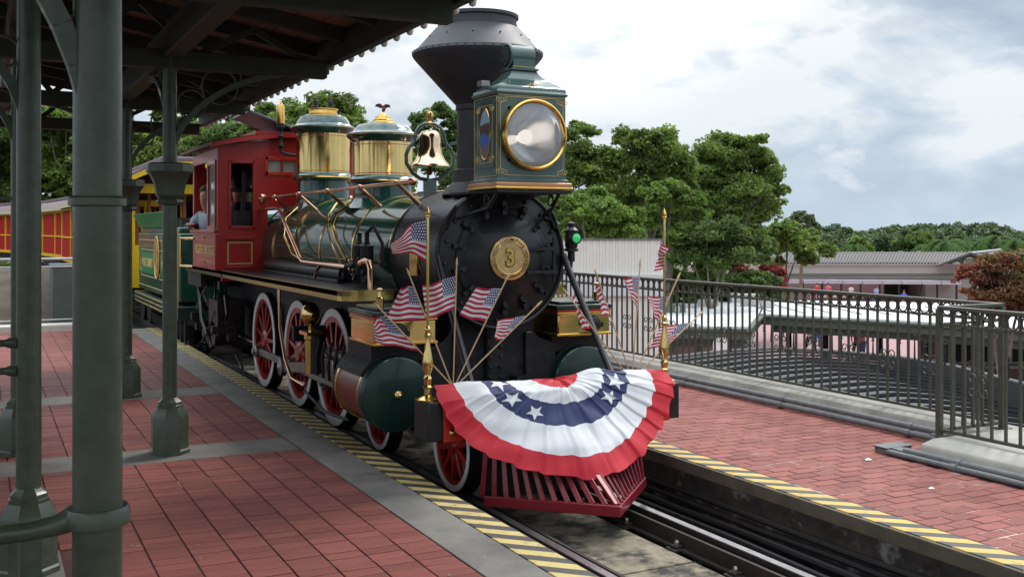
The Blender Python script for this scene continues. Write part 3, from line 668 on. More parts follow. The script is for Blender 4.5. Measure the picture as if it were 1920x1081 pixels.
def arc_text(txt, a0, a1, R, size, flip=False):
    for i, ch in enumerate(txt):
        if ch == ' ': continue
        a = a0 + (a1 - a0) * i / (len(txt) - 1)
        rad = Vector((math.sin(a), 0, math.cos(a))); tan = Vector((math.cos(a), 0, -math.sin(a)))
        if flip: rad, tan = -rad, -tan
        c = Vector((0, 7.0975, BZ)) + Vector((math.sin(a), 0, math.cos(a))) * R
        place(text_mb(ch, size, .002, bold=.0006), c, tan, rad, (0, -1, 0), g)
arc_text('BALDWIN LOCOMOTIVE WORKS', math.radians(-108), math.radians(108), .142, .034)
arc_text('PHILADELPHIA USA', math.radians(245), math.radians(115), .142, .034, True)
obj('raised_lettering', g, M['plaquedark'], NP, smooth=False)

# boiler
g = MB(); g.lathe([(.535, 1.0), (.535, 3.2), (.545, 3.25), (.56, 4.0), (.56, 5.45)], (0, 7.25, BZ), YA, 56); BO = part('boiler', g, M['green'])
for y, r in ((8.29, .545), (9.30, .54), (10.35, .541), (11.30, .565), (12.2, .567)):
    g = MB(); g.lathe([(r - .01, -.018), (r + .004, -.018), (r + .004, .018), (r - .01, .018)], (0, y, BZ), YA, 56, caps=False); part('boiler_band', g, M['brass'])
g = MB(); g.box(-.42, .42, 10.6, 12.66, .8, 1.60); part('firebox', g, M['blackmatt'], bevel=.03)
g = MB(); g.lathe([(0, 0), (.07, 0), (.07, 2.9), (0, 2.9)], (-.60, 9.3, 1.51), YA, 16); g.box(-.68, -.52, 9.3, 12.2, 1.43, 1.46); part('air_reservoir', g, M['black'])

# handrail above the boiler, its stanchions and the pipes
for sx in (-1, 1):
    g = MB(); g.cyl((sx * .56, 7.75, 2.30), (sx * .56, 12.66, 2.30), .017, n=10); HR = part('handrail', g, M['copper'])
    for y in (8.05, 9.0, 10.0, 11.05, 12.1):
        g = MB(); g.cyl((sx * .56, y, 2.30), (sx * .36, y + .02, 2.13), .015, .022, 8); g.lathe([(0, -.03), (.026, -.015), (.028, .015), (0, .03)], (sx * .56, y, 2.30), YA, 10); part('stanchion', g, M['copper'], HR)
    g = MB(); g.lathe([(.05, 0), (.05, -.015), (.02, -.04), (.02, -.08)], (sx * .56, 12.68, 2.30), YA, 12); g.lathe([(.03, -.02), (.035, .02), (.02, .05), (0, .06)], (sx * .56, 7.72, 2.30), (0, -1, 0), 10); part('handrail_end', g, M['copper'], HR)
g = MB(); g.tube([(-.60, 12.68, 2.16), (-.62, 11.75, 2.16), (-.63, 11.6, 2.14), (-.67, 10.6, 1.62), (-.67, 10.5, 1.59), (-.67, 9.0, 1.58), (-.67, 8.9, 1.56), (-.66, 8.85, 1.48)], .021, 10); part('feed_pipe', g, M['copper'])
g = MB(); g.tube([(-.46, 9.62, 2.14), (-.57, 9.66, 2.06), (-.61, 9.66, 1.95), (-.64, 9.45, 1.82), (-.66, 9.0, 1.60), (-.66, 8.86, 1.55)], .019, 10); part('injector_pipe', g, M['brass'])
g = MB(); g.tube([(-.40, 10.2, 2.19), (-.55, 10.0, 2.06), (-.60, 9.85, 1.9), (-.63, 9.6, 1.75), (-.64, 9.3, 1.60)], .009, 8); part('oil_pipe', g, M['brass'])
g = MB(); g.tube([(-.42, 11.6, 2.17), (-.57, 11.55, 2.05), (-.63, 11.4, 1.85), (-.62, 11.1, 1.66), (-.62, 10.6, 1.58)], .009, 8); part('oil_pipe', g, M['brass'])
g = MB(); g.tube([(-.66, 9.9, 1.58), (-.68, 10.0, 1.52), (-.69, 10.02, 1.44)], .010, 8); part('oil_pipe', g, M['copper'])
g = MB(); g.tube([(-.80, 8.28, 1.64), (-.80, 8.16, 1.665), (-.80, 8.06, 1.65), (-.80, 8.02, 1.60), (-.80, 8.02, 1.43)], .026, 10); part('copper_elbow', g, M['copper'])
# air pump
AP = MB()
for y in (8.52, 8.72): AP.lathe([(0, 0), (.052, 0), (.052, .11), (.03, .12), (.03, .17), (.056, .18), (.056, .32), (.03, .33), (.02, .36), (.02, .42), (.03, .43), (0, .45)], (-.66, y, 1.46), n=14)
AP.tube([(-.66, 8.5, 1.9), (-.66, 8.35, 1.95), (-.6, 8.3, 1.8), (-.6, 8.3, 1.6)], .015, 8); AP.tube([(-.72, 8.72, 1.6), (-.74, 8.85, 1.6), (-.74, 8.9, 1.5)], .02, 8)
for k in range(9): AP.lathe([(0, 0), (.03, .004), (.03, .02), (0, .024)], (-.70 - .01 * (k % 3), 8.4 + .07 * k, 1.5 + .05 * (k % 4)), (-1, .2, 0), 8)
part('air_pump', AP, M['blackmatt'])
# brass date plate on the smokebox flank
g = MB(); g.box(-.562, -.548, 7.62, 7.78, 1.55, 1.85); part('brass_plate', g, M['gold'], bevel=.006)
g = MB(); g.tube([(-.56, 7.55, 1.78), (-.60, 7.5, 1.74), (-.60, 7.44, 1.62), (-.575, 7.40, 1.55)], .008, 6); part('grab_iron', g, M['brass'])

# running boards with the brass edge
for sx in (-1, 1):
    edge = [(sx * 1.05, 15.2), (sx * 1.05, 8.12), (sx * 1.035, 8.05), (sx * .99, 7.99), (sx * .93, 7.97), (sx * .62, 7.97)]
    poly = edge + [(sx * .42, 7.97), (sx * .42, 15.2)]
    g = MB(); g.prism(poly, lambda p: (p[0], p[1], 1.385), lambda p: (p[0], p[1], 1.425)); RB = part('running_board', g, M['black'])
    g = MB()
    for i in range(len(edge) - 1):
        a, b = Vector((*edge[i], 0)), Vector((*edge[i + 1], 0)); d = (b - a).normalized(); nrm = Vector((d.y, -d.x, 0)) * (.006 if sx < 0 else -.006)
        g.add([a + Vector((0, 0, 1.345)), b + Vector((0, 0, 1.345)), b + Vector((0, 0, 1.432)), a + Vector((0, 0, 1.432))] + [p - nrm * 1.5 for p in (a + Vector((0, 0, 1.345)), b + Vector((0, 0, 1.345)), b + Vector((0, 0, 1.432)), a + Vector((0, 0, 1.432)))],
              [(0, 1, 2, 3), (7, 6, 5, 4), (0, 4, 5, 1), (3, 2, 6, 7), (0, 3, 7, 4), (1, 5, 6, 2)])
    part('brass_edge', g, M['brass'], RB, smooth=True, ang=50)
# frame and under-gear
g = MB(); g.box(-.40, .40, 7.55, 14.8, .48, 1.05); g.box(-.44, .44, 12.9, 15.2, .9, 1.36); g.box(-1.0, 1.0, 14.3, 15.3, 1.15, 1.36); g.box(-.46, .46, 7.6, 15.0, 1.05, 1.34); part('frame', g, M['blackmatt'])
CL = MB(); rr = random.Random(3)
for k in range(46):
    y = rr.uniform(13.5, 15.2); z = rr.uniform(.35, 1.3); x = -rr.uniform(.6, .98)
    if rr.random() < .55: CL.tube([(x, y, z), (x - .03, y + rr.uniform(-.3, .3), z - rr.uniform(0, .25)), (x, y + rr.uniform(-.4, .4), z - rr.uniform(.1, .4))], rr.uniform(.008, .02), 6)
    else: CL.box(x - .05, x + .05, y - .06, y + .06, z - .05, z + .05)
CL.box(-.9, -.55, 13.7, 14.3, .55, 1.0); CL.lathe([(0, 0), (.16, 0), (.16, .3), (0, .3)], (-.9, 14.0, .55), (1, 0, 0), 18); CL.tube([(-.92, 14.9, 1.2), (-.95, 14.5, .7), (-.9, 14.1, .35)], .03, 8)
part('injector_and_pipes', CL, mat('greasy_steel', (.05, .048, .045), .35, .7, var=.5, scale=20))

# wheels
def mk_wheel(name, sx, y, z, r, nsp, x, th):
    ax = (sx, 0, 0); c = (sx * x, y, z)
    g = MB(); g.lathe([(r * .80, -th), (r + .025, -th), (r + .025, -th + .025), (r, -th + .03), (r, -.004), (r - .006, 0), (r * .86, 0), (r * .80, -th)], c, ax, 44, caps=False); w = part(name, g, M['black'])
    g = MB(); g.lathe([(r * .855, -.004), (r * .86, .003), (r - .006, .003), (r - .004, -.002)], c, ax, 44, caps=False); part('white_tyre', g, M['white'], w)
    g = MB(); g.lathe([(r * .855, -.05), (r * .855, -.006), (r * .76, -.012), (r * .76, -.05), (r * .855, -.05)], c, ax, 44, caps=False)
    part('rim', g, M['wheelred'], w)
    hub = MB(); hub.lathe([(0, -.07), (r * .22, -.07), (r * .22, -.02), (r * .16, .01), (r * .10, .012), (0, .012)], c, ax, 20); part('hub', hub, M['wheelred'], w)
    s0 = None
    g = MB()
    g.add([(-.028, -.02, r * .18), (.028, -.02, r * .18), (.028, .02, r * .18), (-.028, .02, r * .18), (-.017, -.014, r * .78), (.017, -.014, r * .78), (.017, .014, r * .78), (-.017, .014, r * .78)], [(0, 1, 2, 3), (7, 6, 5, 4), (0, 4, 5, 1), (1, 5, 6, 2), (2, 6, 7, 3), (3, 7, 4, 0)])
    for k in range(nsp):
        if s0 is None: s0 = o = obj('spoke', g, M['wheelred'], w, local=True, bevel=.006)
        else: o = s0.copy(); COL.objects.link(o)
        o.location = Vector(c) - LO.location + Vector((sx * -.032, 0, 0)); o.rotation_euler = (2 * PI * k / nsp + .1, 0, 0); o.rotation_euler = Matrix.Rotation(2 * PI * k / nsp + .1, 3, 'X').to_euler()
        o.rotation_mode = 'XYZ'; o.scale = (1, 1, 1)
        R = Matrix.Rotation(2 * PI * k / nsp + .1, 3, 'X') @ Matrix.Rotation(PI / 2, 3, 'Z'); o.rotation_euler = R.to_euler()
    return w
for sx in (-1, 1):
    for y in (12.73, 11.17, 9.88): mk_wheel('driving_wheel', sx, y, .575, .575, 13, .54, .13)
    for y in (8.62, 7.02): mk_wheel('leading_wheel', sx, y, .335, .335, 10, .53, .11)
    # rods and crossheads
    g = MB(); g.box(sx * .60 - .012, sx * .60 + .03, 9.78, 12.85, .395, .475)
    for y in (12.73, 11.17, 9.88): g.lathe([(0, 0), (.075, 0), (.075, .075), (.04, .08), (.04, .11), (0, .11)], (sx * .57, y, .435), (sx, 0, 0), 14)
    part('side_rod', g, M['steel'], bevel=.006)
    g = MB(); g.bar((sx * .70, 11.17, .435), (sx * .70, 8.95, .68), .035, .10); g.lathe([(0, 0), (.10, 0), (.10, .06), (.05, .07), (0, .09)], (sx * .68, 11.17, .435), (sx, 0, 0), 16); g.lathe([(0, 0), (.08, 0), (.08, .06), (0, .07)], (sx * .68, 8.95, .68), (sx, 0, 0), 14); part('main_rod', g, M['steel'])
    g = MB(); g.box(sx * .82 - .06, sx * .82 + .06, 8.8, 9.12, .60, .78); g.cyl((sx * .82, 8.85, .68), (sx * .82, 8.1, .68), .03, n=12); part('crosshead', g, M['steel'], bevel=.01)
    for z in (.83, .55): g = MB(); g.box(sx * .82 - .04, sx * .82 + .04, 8.15, 9.75, z - .02, z + .02); part('guide_bar', g, M['steel'], bevel=.004)
    g = MB(); g.box(sx * .66 if sx > 0 else -.98, .98 if sx > 0 else -.66, 9.70, 9.78, .86, 1.0); part('guide_yoke', g, M['blackmatt'], bevel=.01)
    # cylinder, steam chest
    cx = sx * .82; cz = .68
    g = MB(); g.lathe([(0, .0), (.27, 0), (.268, .66), (0, .66)], (cx, 7.40, cz), YA, 44); CY = part('cylinder', g, M['maroon'])
    g = MB(); g.lathe([(0, -.045), (.268, -.045), (.280, -.038), (.288, -.02), (.288, .035), (.27, .04)], (cx, 7.40, cz), YA, 48); part('cylinder_head', g, M['cylgreen'], CY)
    g = MB(); g.ring((cx, 7.362, cz), YA, .272, .005, 48, 6); part('head_line', g, M['teal'], CY)
    for y in (.05, .60): g = MB(); g.lathe([(.262, 0), (.280, 0), (.280, .035), (.262, .035)], (cx, 7.40 + y, cz), YA, 44); part('cylinder_band', g, M['brass'] if y > .1 else M['gold'], CY)
    g = MB(); g.lathe([(.26, 0), (.275, 0), (.275, .05), (.12, .055), (.12, .12), (0, .13)], (cx, 8.05, cz), YA, 30); part('rear_cover', g, M['blackmatt'], CY)
    g = MB(); g.lathe([(.030, 0), (.030, -.015), (.022, -.018), (.024, -.04), (.012, -.055), (0, -.06)], (cx + .0, 7.355, cz), YA, 8); part('brass_knob', g, M['brass'], CY)
    xi, xo = sorted((sx * .53, sx * 1.02))
    g = MB(); n = 14   # black saddle casting over the cylinder
    poly = [(xo + .0, .80), (xo + .0, 1.06), (xi, 1.06), (xi, .55)] if sx > 0 else [(xi, .80), (xi, 1.06), (xo, 1.06), (xo, .55)]
    arc = []
    for k in range(n + 1):
        a = (PI * .5 + .95) - (PI * .5 + .95 - .25) * k / n
        arc.append((cx + sx * -.0 + .295 * math.cos(PI - a) * -1 * 1, cz + .295 * math.sin(a)))
    g.lathe([(.262, 0), (.30, 0), (.30, .6), (.262, .6)], (cx, 7.43, cz + .012), YA, 40); 
    g.f = [f for f in g.f if len(f) > 4 or sum(g.v[i][2] for i in f) / 4 > cz + .13]; g.m = [0] * len(g.f); g.f = [f for f in g.f if len(f) == 4]; g.m = [0] * len(g.f)
    g.box(xi + .02, xo - .02, 7.44, 8.0, cz + .24, 1.062); part('cylinder_casting', g, M['blackmatt'])
    g = MB(); g.box(xi, xo, 7.30, 7.86, 1.07, 1.24); SC_ = part('steam_chest', g, M['brass'], bevel=.012)
    g = MB(); g.box(xi - .012, xo + .012, 7.288, 7.872, 1.058, 1.078); g.box(xi - .01, xo + .01, 7.29, 7.87, 1.235, 1.25); part('brass_moulding', g, M['gold'], SC_, bevel=.004)
    g = MB(); g.box(xi - .008, xo + .008, 7.292, 7.868, 1.25, 1.272); part('red_band', g, M['redtrim'], SC_, bevel=.003)
    g = MB(); g.box(xi - .02, xo + .02, 7.28, 7.88, 1.272, 1.31); g.box(xi + .03, xo - .03, 7.33, 7.83, 1.31, 1.335); part('chest_lid', g, M['cylgreen'], SC_, bevel=.008)
    g = MB(); g.lathe([(.07, 0), (.07, -.03), (.055, -.035), (.055, -.075), (.04, -.085), (0, -.09)], (cx + sx * .02, 7.30, 1.155), YA, 18); g.box(cx + sx * .02 - .06, cx + sx * .02 + .06, 7.20, 7.28, 1.13, 1.17); part('relief_valve', g, M['blackmatt'], SC_)
    g = MB(); g.lathe([(.03, 0), (.03, .07), (.018, .08), (.012, .12), (.032, .125), (.032, .14), (0, .15)], (sx * .95, 7.38, 1.335), n=14); part('oil_cup', g, M['brass'], SC_)
    # braces from smokebox to the buffer beam
    g = MB(); g.tube([(sx * .545, 7.24, 1.72), (sx * .55, 7.16, 1.60), (sx * .575, 6.56, .84), (sx * .575, 6.5, .80)], .026, 10); part('brace', g, M['black'])
    # drain pipes and clutter by the crosshead
    g = MB()
    for k in range(7): yy = 8.3 + k * .18; g.tube([(sx * .93, yy, .95), (sx * .95, yy + .03, .8 - .03 * (k % 3)), (sx * .93, yy + .06, .62)], .014, 6)
    g.tube([(sx * .93, 8.2, .36), (sx * .95, 8.8, .34), (sx * .93, 9.5, .42)], .014, 6); g.lathe([(0, 0), (.07, 0), (.07, .35), (0, .35)], (sx * .9, 9.2, .62), n=14)
    part('valve_gear', g, mats := M['blackmatt'])
    g = MB(); g.lathe([(.02, -.30), (.02, 0), (.03, .01), (.065, .035), (.088, .09), (.088, .13), (.07, .18), (.04, .21), (0, .225)], (sx * .95, 9.23, 1.04), n=24); part('brass_air_chamber', g, M['brass'])
    g = MB(); g.lathe([(.05, 0), (.05, .3), (.06, .31), (.06, .36), (.03, .37)], (sx * .95, 9.23, .62), n=16); g.box(sx * .95 - .07, sx * .95 + .07, 9.1, 9.36, .97, 1.0); part('feed_pump', g, M['gold'])
    g = MB(); g.tube([(sx * .98, 10.25, 1.34), (sx * .98, 10.2, .95), (sx * .97, 10.05, .66), (sx * .96, 9.85, .50), (sx * .93, 9.5, .47)], .017, 8); part('pump_pipe', g, M['copper'])
# saddle and pilot deck
g = MB(); g.prism([(-.58, .64), (.58, .64), (.58, 1.0), (.50, 1.02), (.42, 1.05), (.37, 1.11), (.36, 1.2), (.42, 1.32), (-.42, 1.32), (-.36, 1.2), (-.37, 1.11), (-.42, 1.05), (-.50, 1.02), (-.58, 1.0)], lambda p: (p[0], 7.42, p[1]), lambda p: (p[0], 8.05, p[1]))
g.box(-.07, .07, 7.36, 7.43, .64, 1.20); g.box(-.60, .60, 7.34, 7.43, .60, .66); g.box(-.34, -.28, 7.38, 7.43, .66, 1.1); g.box(.28, .34, 7.38, 7.43, .66, 1.1); part('saddle', g, M['blackmatt'], bevel=.01)
g = MB()
for x in (-.045, .045):
    for k in range(7): g.lathe([(.016, 0), (.016, -.014), (0, -.02)], (x, 7.36, .68 + k * .08), YA, 6)
for k in range(12): g.lathe([(.012, 0), (.012, -.012), (0, -.016)], (-.44 + k * .08, 7.42, .66), YA, 6)
g.box(.16, .30, 7.30, 7.42, .66, .76); g.box(-.40, -.06, 7.38, 7.42, .70, .72); part('saddle_bolts', g, M['blackmatt'], kind='stuff')
g = MB(); g.box(-.60, .60, 6.57, 7.5, .60, .64); g.box(-.45, .45, 6.35, 7.2, .30, .40); part('pilot_deck', g, M['blackmatt']); g = MB(); g.box(-.58, .58, 6.33, 6.345, .10, .50); part('pilot_shade_sheet', g, M['blackmatt'])  # black sheet added behind the slats, standing in for shade inside the pilot
g = MB(); g.box(-.93, .93, 6.31, 6.56, .53, .785); BE = part('buffer_beam', g, M['black'], bevel=.008)
for sx in (-1, 1):
    g = MB(); g.box(min(sx * .86, sx * 1.0), max(sx * .86, sx * 1.0), 6.305, 6.565, .528, .787); part('beam_end', g, M['black'], BE, bevel=.008)
g = MB(); g.box(-.90, .90, 6.288, 6.303, .522, .78); part('red_beam_plate', g, M['redtrim'], BE, bevel=.003)
for x in (-.84, .84):
    for z in (.585, .715): g = MB(); g.lathe([(.022, 0), (.022, -.008), (.014, -.016), (.008, -.022), (0, -.024)], (x, 6.288, z), YA, 10); part('bolt', g, M['brass'], BE)
# pilot (cow catcher)
g = MB(); w = .035
V = [(-.62, 6.27), (0.05, 5.63), (.65, 6.22)]
def vee(z0, z1, d, mb):
    a, b, c = [Vector((*v, 0)) for v in V]
    mb.add([(a.x, a.y, z0), (b.x, b.y - d, z0), (c.x, c.y, z0), (c.x - .03, c.y + .02, z0), (b.x, b.y + .075, z0), (a.x + .03, a.y + .02, z0),
            (a.x, a.y, z1), (b.x, b.y - d, z1), (c.x, c.y, z1), (c.x - .03, c.y + .02, z1), (b.x, b.y + .075, z1), (a.x + .03, a.y + .02, z1)],
           [(0, 1, 4, 5), (1, 2, 3, 4), (11, 10, 7, 6), (10, 9, 8, 7), (0, 6, 7, 1), (1, 7, 8, 2), (2, 8, 9, 3), (3, 9, 10, 4), (4, 10, 11, 5), (5, 11, 6, 0)])
vee(.075, .145, 0, g); PI_ = part('pilot', g, M['pilotred'], smooth=False, bevel=.006)
g = MB(); g.box(-.62, .62, 6.24, 6.30, .47, .53); part('pilot_top_bar', g, M['pilotred'], PI_)
for side in (0, 1):
    for k in range(11):
        t = k / 11 if side == 0 else (k + .6) / 11
        a = Vector((*V[0 if side == 0 else 2], .14)); b = Vector((*V[1], .14)); p = a.lerp(b, t) + Vector((0, .02, 0))
        q = Vector((p.x * (.96 if side == 0 else .96), 6.27, .51))
        g = MB(); d = (b - a).normalized(); g.bar(p, q, .034, .016, up=d.cross(Vector((0, 0, 1)))); part('pilot_slat', g, M['pilotred'], PI_, smooth=False, bevel=.003)
g = MB(); g.bar((.05, 5.68, .14), (.02, 6.27, .52), .036, .03); part('nose_slat', g, M['pilotred'], PI_, bevel=.004)

# smokestack
g = MB(); g.lathe([(.30, 2.20), (.26, 2.25), (.21, 2.30), (.205, 2.33), (.205, 2.40), (.172, 2.41), (.168, 2.88), (.18, 2.89), (.18, 2.93), (.20, 2.95), (.50, 3.28), (.525, 3.31), (.535, 3.33), (.525, 3.355), (.50, 3.37), (.345, 3.545), (.325, 3.555), (.325, 3.575), (.318, 3.58), (.318, 3.62), (.335, 3.63), (.335, 3.655), (.31, 3.66), (.30, 3.60), (.29, 3.5), (0, 3.45)], (0, 7.69, 0), n=64); ST = part('smokestack', g, M['stack'])
rv = MB()
for k in range(46): a = 2 * PI * k / 46; rv.lathe([(.009, 0), (.007, .007), (0, .009)], (.528 * math.cos(a), 7.69 + .528 * math.sin(a), 3.345), (math.cos(a), math.sin(a), .6), 5)
for s in range(2):
    for k in range(9):
        t = k / 9; a = PI * 1.02 + s * PI; r = .215 + t * .29; rv.lathe([(.010, 0), (.008, .008), (0, .01)], (r * math.cos(a), 7.69 + r * math.sin(a), 2.965 + t * .33), (math.cos(a), math.sin(a), -.6), 5)
for k in range(12):
    a = 2 * PI * k / 12; rv.lathe([(.008, 0), (.006, .007), (0, .008)], (.42 * math.cos(a), 7.69 + .42 * math.sin(a), 3.462), (math.cos(a), math.sin(a), .8), 5); rv.lathe([(.007, 0), (0, .007)], (.205 * math.cos(a), 7.69 + .205 * math.sin(a), 2.365), (math.cos(a), math.sin(a), 0), 5)
part('rivet', rv, M['stack'], ST, kind='stuff')

# headlamp
HL = part('headlamp_shelf', MB().box(-.31, .31, 6.70, 7.55, 2.185, 2.21), M['blackmatt'], bevel=.005)
for sx in (-1, 1):
    g = MB(); g.tube([(sx * .26, 6.80, 2.19), (sx * .27, 6.92, 2.08), (sx * .30, 7.08, 2.05), (sx * .34, 7.2, 2.02), (sx * .42, 7.24, 2.0)], .014, 7); g.ring((sx * .27, 6.95, 2.14), (1, 0, 0), .04, .008, 16, 6); g.tube([(sx * .40, 7.22, 2.10), (sx * .46, 7.23, 2.02), (sx * .50, 7.235, 1.90), (sx * .47, 7.235, 1.93), (sx * .40, 7.23, 2.06)], .012, 6); part('lamp_bracket', g, M['black'], HL)
w = .2815; y0, y1 = 6.745, 7.155; zb, zt = 2.285, 2.905
M['trimbrown'] = mat('lamp_base_copper', (.56, .27, .14), .3, .75)
g = MB(); g.box(-w - .035, w + .035, y0 - .045, y1 + .03, 2.232, 2.262); LB = part('lamp_base', g, M['trimbrown'], bevel=.006)
g = MB(); g.box(-w - .04, w + .04, y0 - .05, y1 + .035, 2.214, 2.232); part('gold_moulding', g, M['gold'], LB, bevel=.005)
g = MB(); g.box(-w - .02, w + .02, y0 - .02, y1 + .02, 2.262, 2.287); part('base_step', g, M['lampgreen'], LB, bevel=.004)
g = MB(); g.wallhole(lambda u, v, q: (u, y0 + q, v), -w, w, zb, zt, [(-.20, .20, 2.413, 2.813)], .02)
g.box(-w, -w + .02, y0 + .02, y1, zb, zt); g.box(w - .02, w, y0 + .02, y1, zb, zt); g.box(-w + .02, w - .02, y1 - .02, y1, zb, zt); g.box(-w + .02, w - .02, y0 + .02, y1 - .02, zb, zb + .02)
LC = part('headlamp_case', g, M['lampgreen'], smooth=False)
zc_ = 2.613
# front disc plate with round opening, drum, ring, reflector, bulb and lens
g = MB(); g.lathe([(.245, .012), (.245, -.004), (.262, -.006), (.262, .012)], (0, y0 - .008, zc_), YA, 56, caps=False); part('front_flange', g, M['lampgreen'], LC)
g = MB(); g.lathe([(.232, .0), (.228, -.012), (.234, -.05), (.246, -.062), (.258, -.056), (.263, -.035), (.258, -.012), (.262, 0), (.232, 0)], (0, y0 - .008, zc_), YA, 64, caps=False); part('brass_lens_ring', g, M['gold'], LC)
M['mirror'] = mat('reflector_silver', (.80, .82, .83), .16, 1.0, var=.04, rvar=.02)
g = MB(); g.lathe([(.232, -.02)] + [(.232 * math.sqrt(1 - t), .20 * t) for t in [k / 14 for k in range(1, 14)]] + [(.03, .20)], (0, y0 - .005, zc_), YA, 56); g.f = g.f[:-2]; g.m = g.m[:-2]; part('reflector', g, M['mirror'], LC)
m = bpy.data.materials.new('lens_glass'); m.use_nodes = True; T = m.node_tree; T.nodes.clear(); o_ = T.nodes.new('ShaderNodeOutputMaterial'); mx = T.nodes.new('ShaderNodeMixShader'); gl = T.nodes.new('ShaderNodeBsdfGlossy'); gl.inputs['Roughness'].default_value = .03; tr = T.nodes.new('ShaderNodeBsdfTransparent'); tr.inputs[0].default_value = (.86, .88, .88, 1)
df = T.nodes.new('ShaderNodeBsdfDiffuse'); df.inputs[0].default_value = (.66, .66, .72, 1); mx2 = T.nodes.new('ShaderNodeMixShader'); mx2.inputs[0].default_value = .34; T.links.new(tr.outputs[0], mx2.inputs[1]); T.links.new(df.outputs[0], mx2.inputs[2])  # pale lilac diffuse share puts the sky's reflection into the lens colour
fr = T.nodes.new('ShaderNodeFresnel'); fr.inputs[0].default_value = 1.6; T.links.new(fr.outputs[0], mx.inputs[0]); T.links.new(mx2.outputs[0], mx.inputs[1]); T.links.new(gl.outputs[0], mx.inputs[2]); T.links.new(mx.outputs[0], o_.inputs[0]); M['lens'] = m
g = MB(); g.lathe([(.231, 0), (.20, -.012), (.12, -.024), (0, -.03)], (0, y0 - .05, zc_), YA, 48); g.f = [f for f in g.f if len(f) < 20]; g.m = g.m[:len(g.f)]; part('lens', g, M['lens'], LC)
M['bulbhot'] = mat('warm_bulb', (.85, .75, .62), .12, spec=.8, emit=(1, .88, .75, .8))
g = MB(); g.lathe([(0, -.075), (.04, -.06), (.055, -.02), (.045, .03), (.02, .06), (.02, .12)], (-.02, y0 + .085, zc_ - .01), YA, 20); part('bulb', g, M['bulbhot'], LC)
# gold lining and scrolls on the case (raised hairlines)
def frame_line(mb, o, ux, uy, hw, hh, notch, r=.0022):
    o, ux, uy = Vector(o), Vector(ux), Vector(uy)
    P = [(-hw + notch, -hh), (hw - notch, -hh), (hw - notch, -hh + notch * .6), (hw, -hh + notch), (hw, hh - notch), (hw - notch, hh - notch * .6), (hw - notch, hh), (-hw + notch, hh), (-hw + notch, hh - notch * .6), (-hw, hh - notch), (-hw, -hh + notch), (-hw + notch, -hh + notch * .6)] if notch else [(-hw, -hh), (hw, -hh), (hw, hh), (-hw, hh)]
    for i in range(len(P)): a, b = P[i], P[(i + 1) % len(P)]; mb.bar(o + ux * a[0] + uy * a[1], o + ux * b[0] + uy * b[1], r * 1.6, r * 1.6)
def flourish(mb, o, ux, uy, s, r=.0022):
    o, ux, uy = Vector(o), Vector(ux), Vector(uy)
    for rot in (0, .5, 1.0, 1.5):
        ca, sa = math.cos(rot * PI / 2), math.sin(rot * PI / 2)
        pts = []
        for k in range(12):
            u = k / 11; a = u * 5.2; rr_ = .35 * (1 - .6 * u); x, y = .55 - rr_ * math.cos(a), rr_ * math.sin(a) * .8
            pts.append(o + (ux * (x * ca - y * sa) + uy * (x * sa + y * ca)) * s)
        mb.tube(pts, r, 4)
g = MB(); yf = y0 - .002
frame_line(g, (0, yf, 2.60), (1, 0, 0), (0, 0, 1), w - .022, .285, .05); g.bar((-w + .006, yf, zt - .01), (w - .006, yf, zt - .01), .003, .003)
for ax_ in (-1, 1):
    for az in (-1, 1): flourish(g, (ax_ * (w - .02), yf, 2.60 + az * .28), (-ax_, 0, 0), (0, 0, -az), .055)
frame_line(g, (-w - .001, 6.95, 2.60), (0, 1, 0), (0, 0, 1), .19, .29, 0)
frame_line(g, (-w - .004, 6.95, 2.62), (0, 1, 0), (0, 0, 1), .125, .21, 0)
for sy in (-1, 1):
    for sz in (-1, 1): flourish(g, (-w - .004, 6.95 + sy * .12, 2.62 + sz * .20), (0, -sy, 0), (0, 0, -sz), .05, .003)
part('gold_lining', g, M['goldpaint'], LC)
# side picture panel: frame, oval landscape
g = MB(); g.box(-w - .004, -w, 6.80, 7.10, 2.37, 2.87); part('picture_frame', g, M['lampgreen'], LC, bevel=.003)
m = bpy.data.materials.new('painted_landscape'); m.use_nodes = True; T = m.node_tree; b = T.nodes['Principled BSDF']; b.inputs['Roughness'].default_value = .3
t = T.nodes.new('ShaderNodeTexCoord').outputs['Object']; sp = T.nodes.new('ShaderNodeSeparateXYZ'); T.links.new(t, sp.inputs[0])
zz = M_('ADD', sp.outputs[2], M_('MULTIPLY', M_('SUBTRACT', noise(T, t, 9, 5, .6), .5, T=T), .22, T=T), T=T)
T.links.new(ramp(T, M_('MULTIPLY', M_('SUBTRACT', zz, 2.42, T=T), 2.5, T=T), [(0, (.16, .13, .15)), (.18, (.20, .10, .08)), (.3, (.03, .10, .45)), (.45, (.05, .14, .5)), (.52, (.05, .03, .02)), (.72, (.10, .05, .03)), (.74, (.25, .42, .60)), (1, (.30, .45, .62))]), b.inputs['Base Color'])
g = MB(); g.lathe([(.0, 0), (1, 0), (1, .002), (0, .002)], n=40); g.v = [(-w - .004 - v[2] * 1.5, 6.95 + v[0] * .088, 2.62 + v[1] * .185) for v in g.v]
g.v = g.v; part('oval_picture', g, m, LC, smooth=False)
g = MB(); g.ring((-w - .006, 6.95, 2.62), (1, 0, 0), .09, .004, 40, 6); g.v = [(v[0], v[1], 2.62 + (v[2] - 2.62) * 2.08) for v in g.v]; part('oval_frame', g, M['gold'], LC)
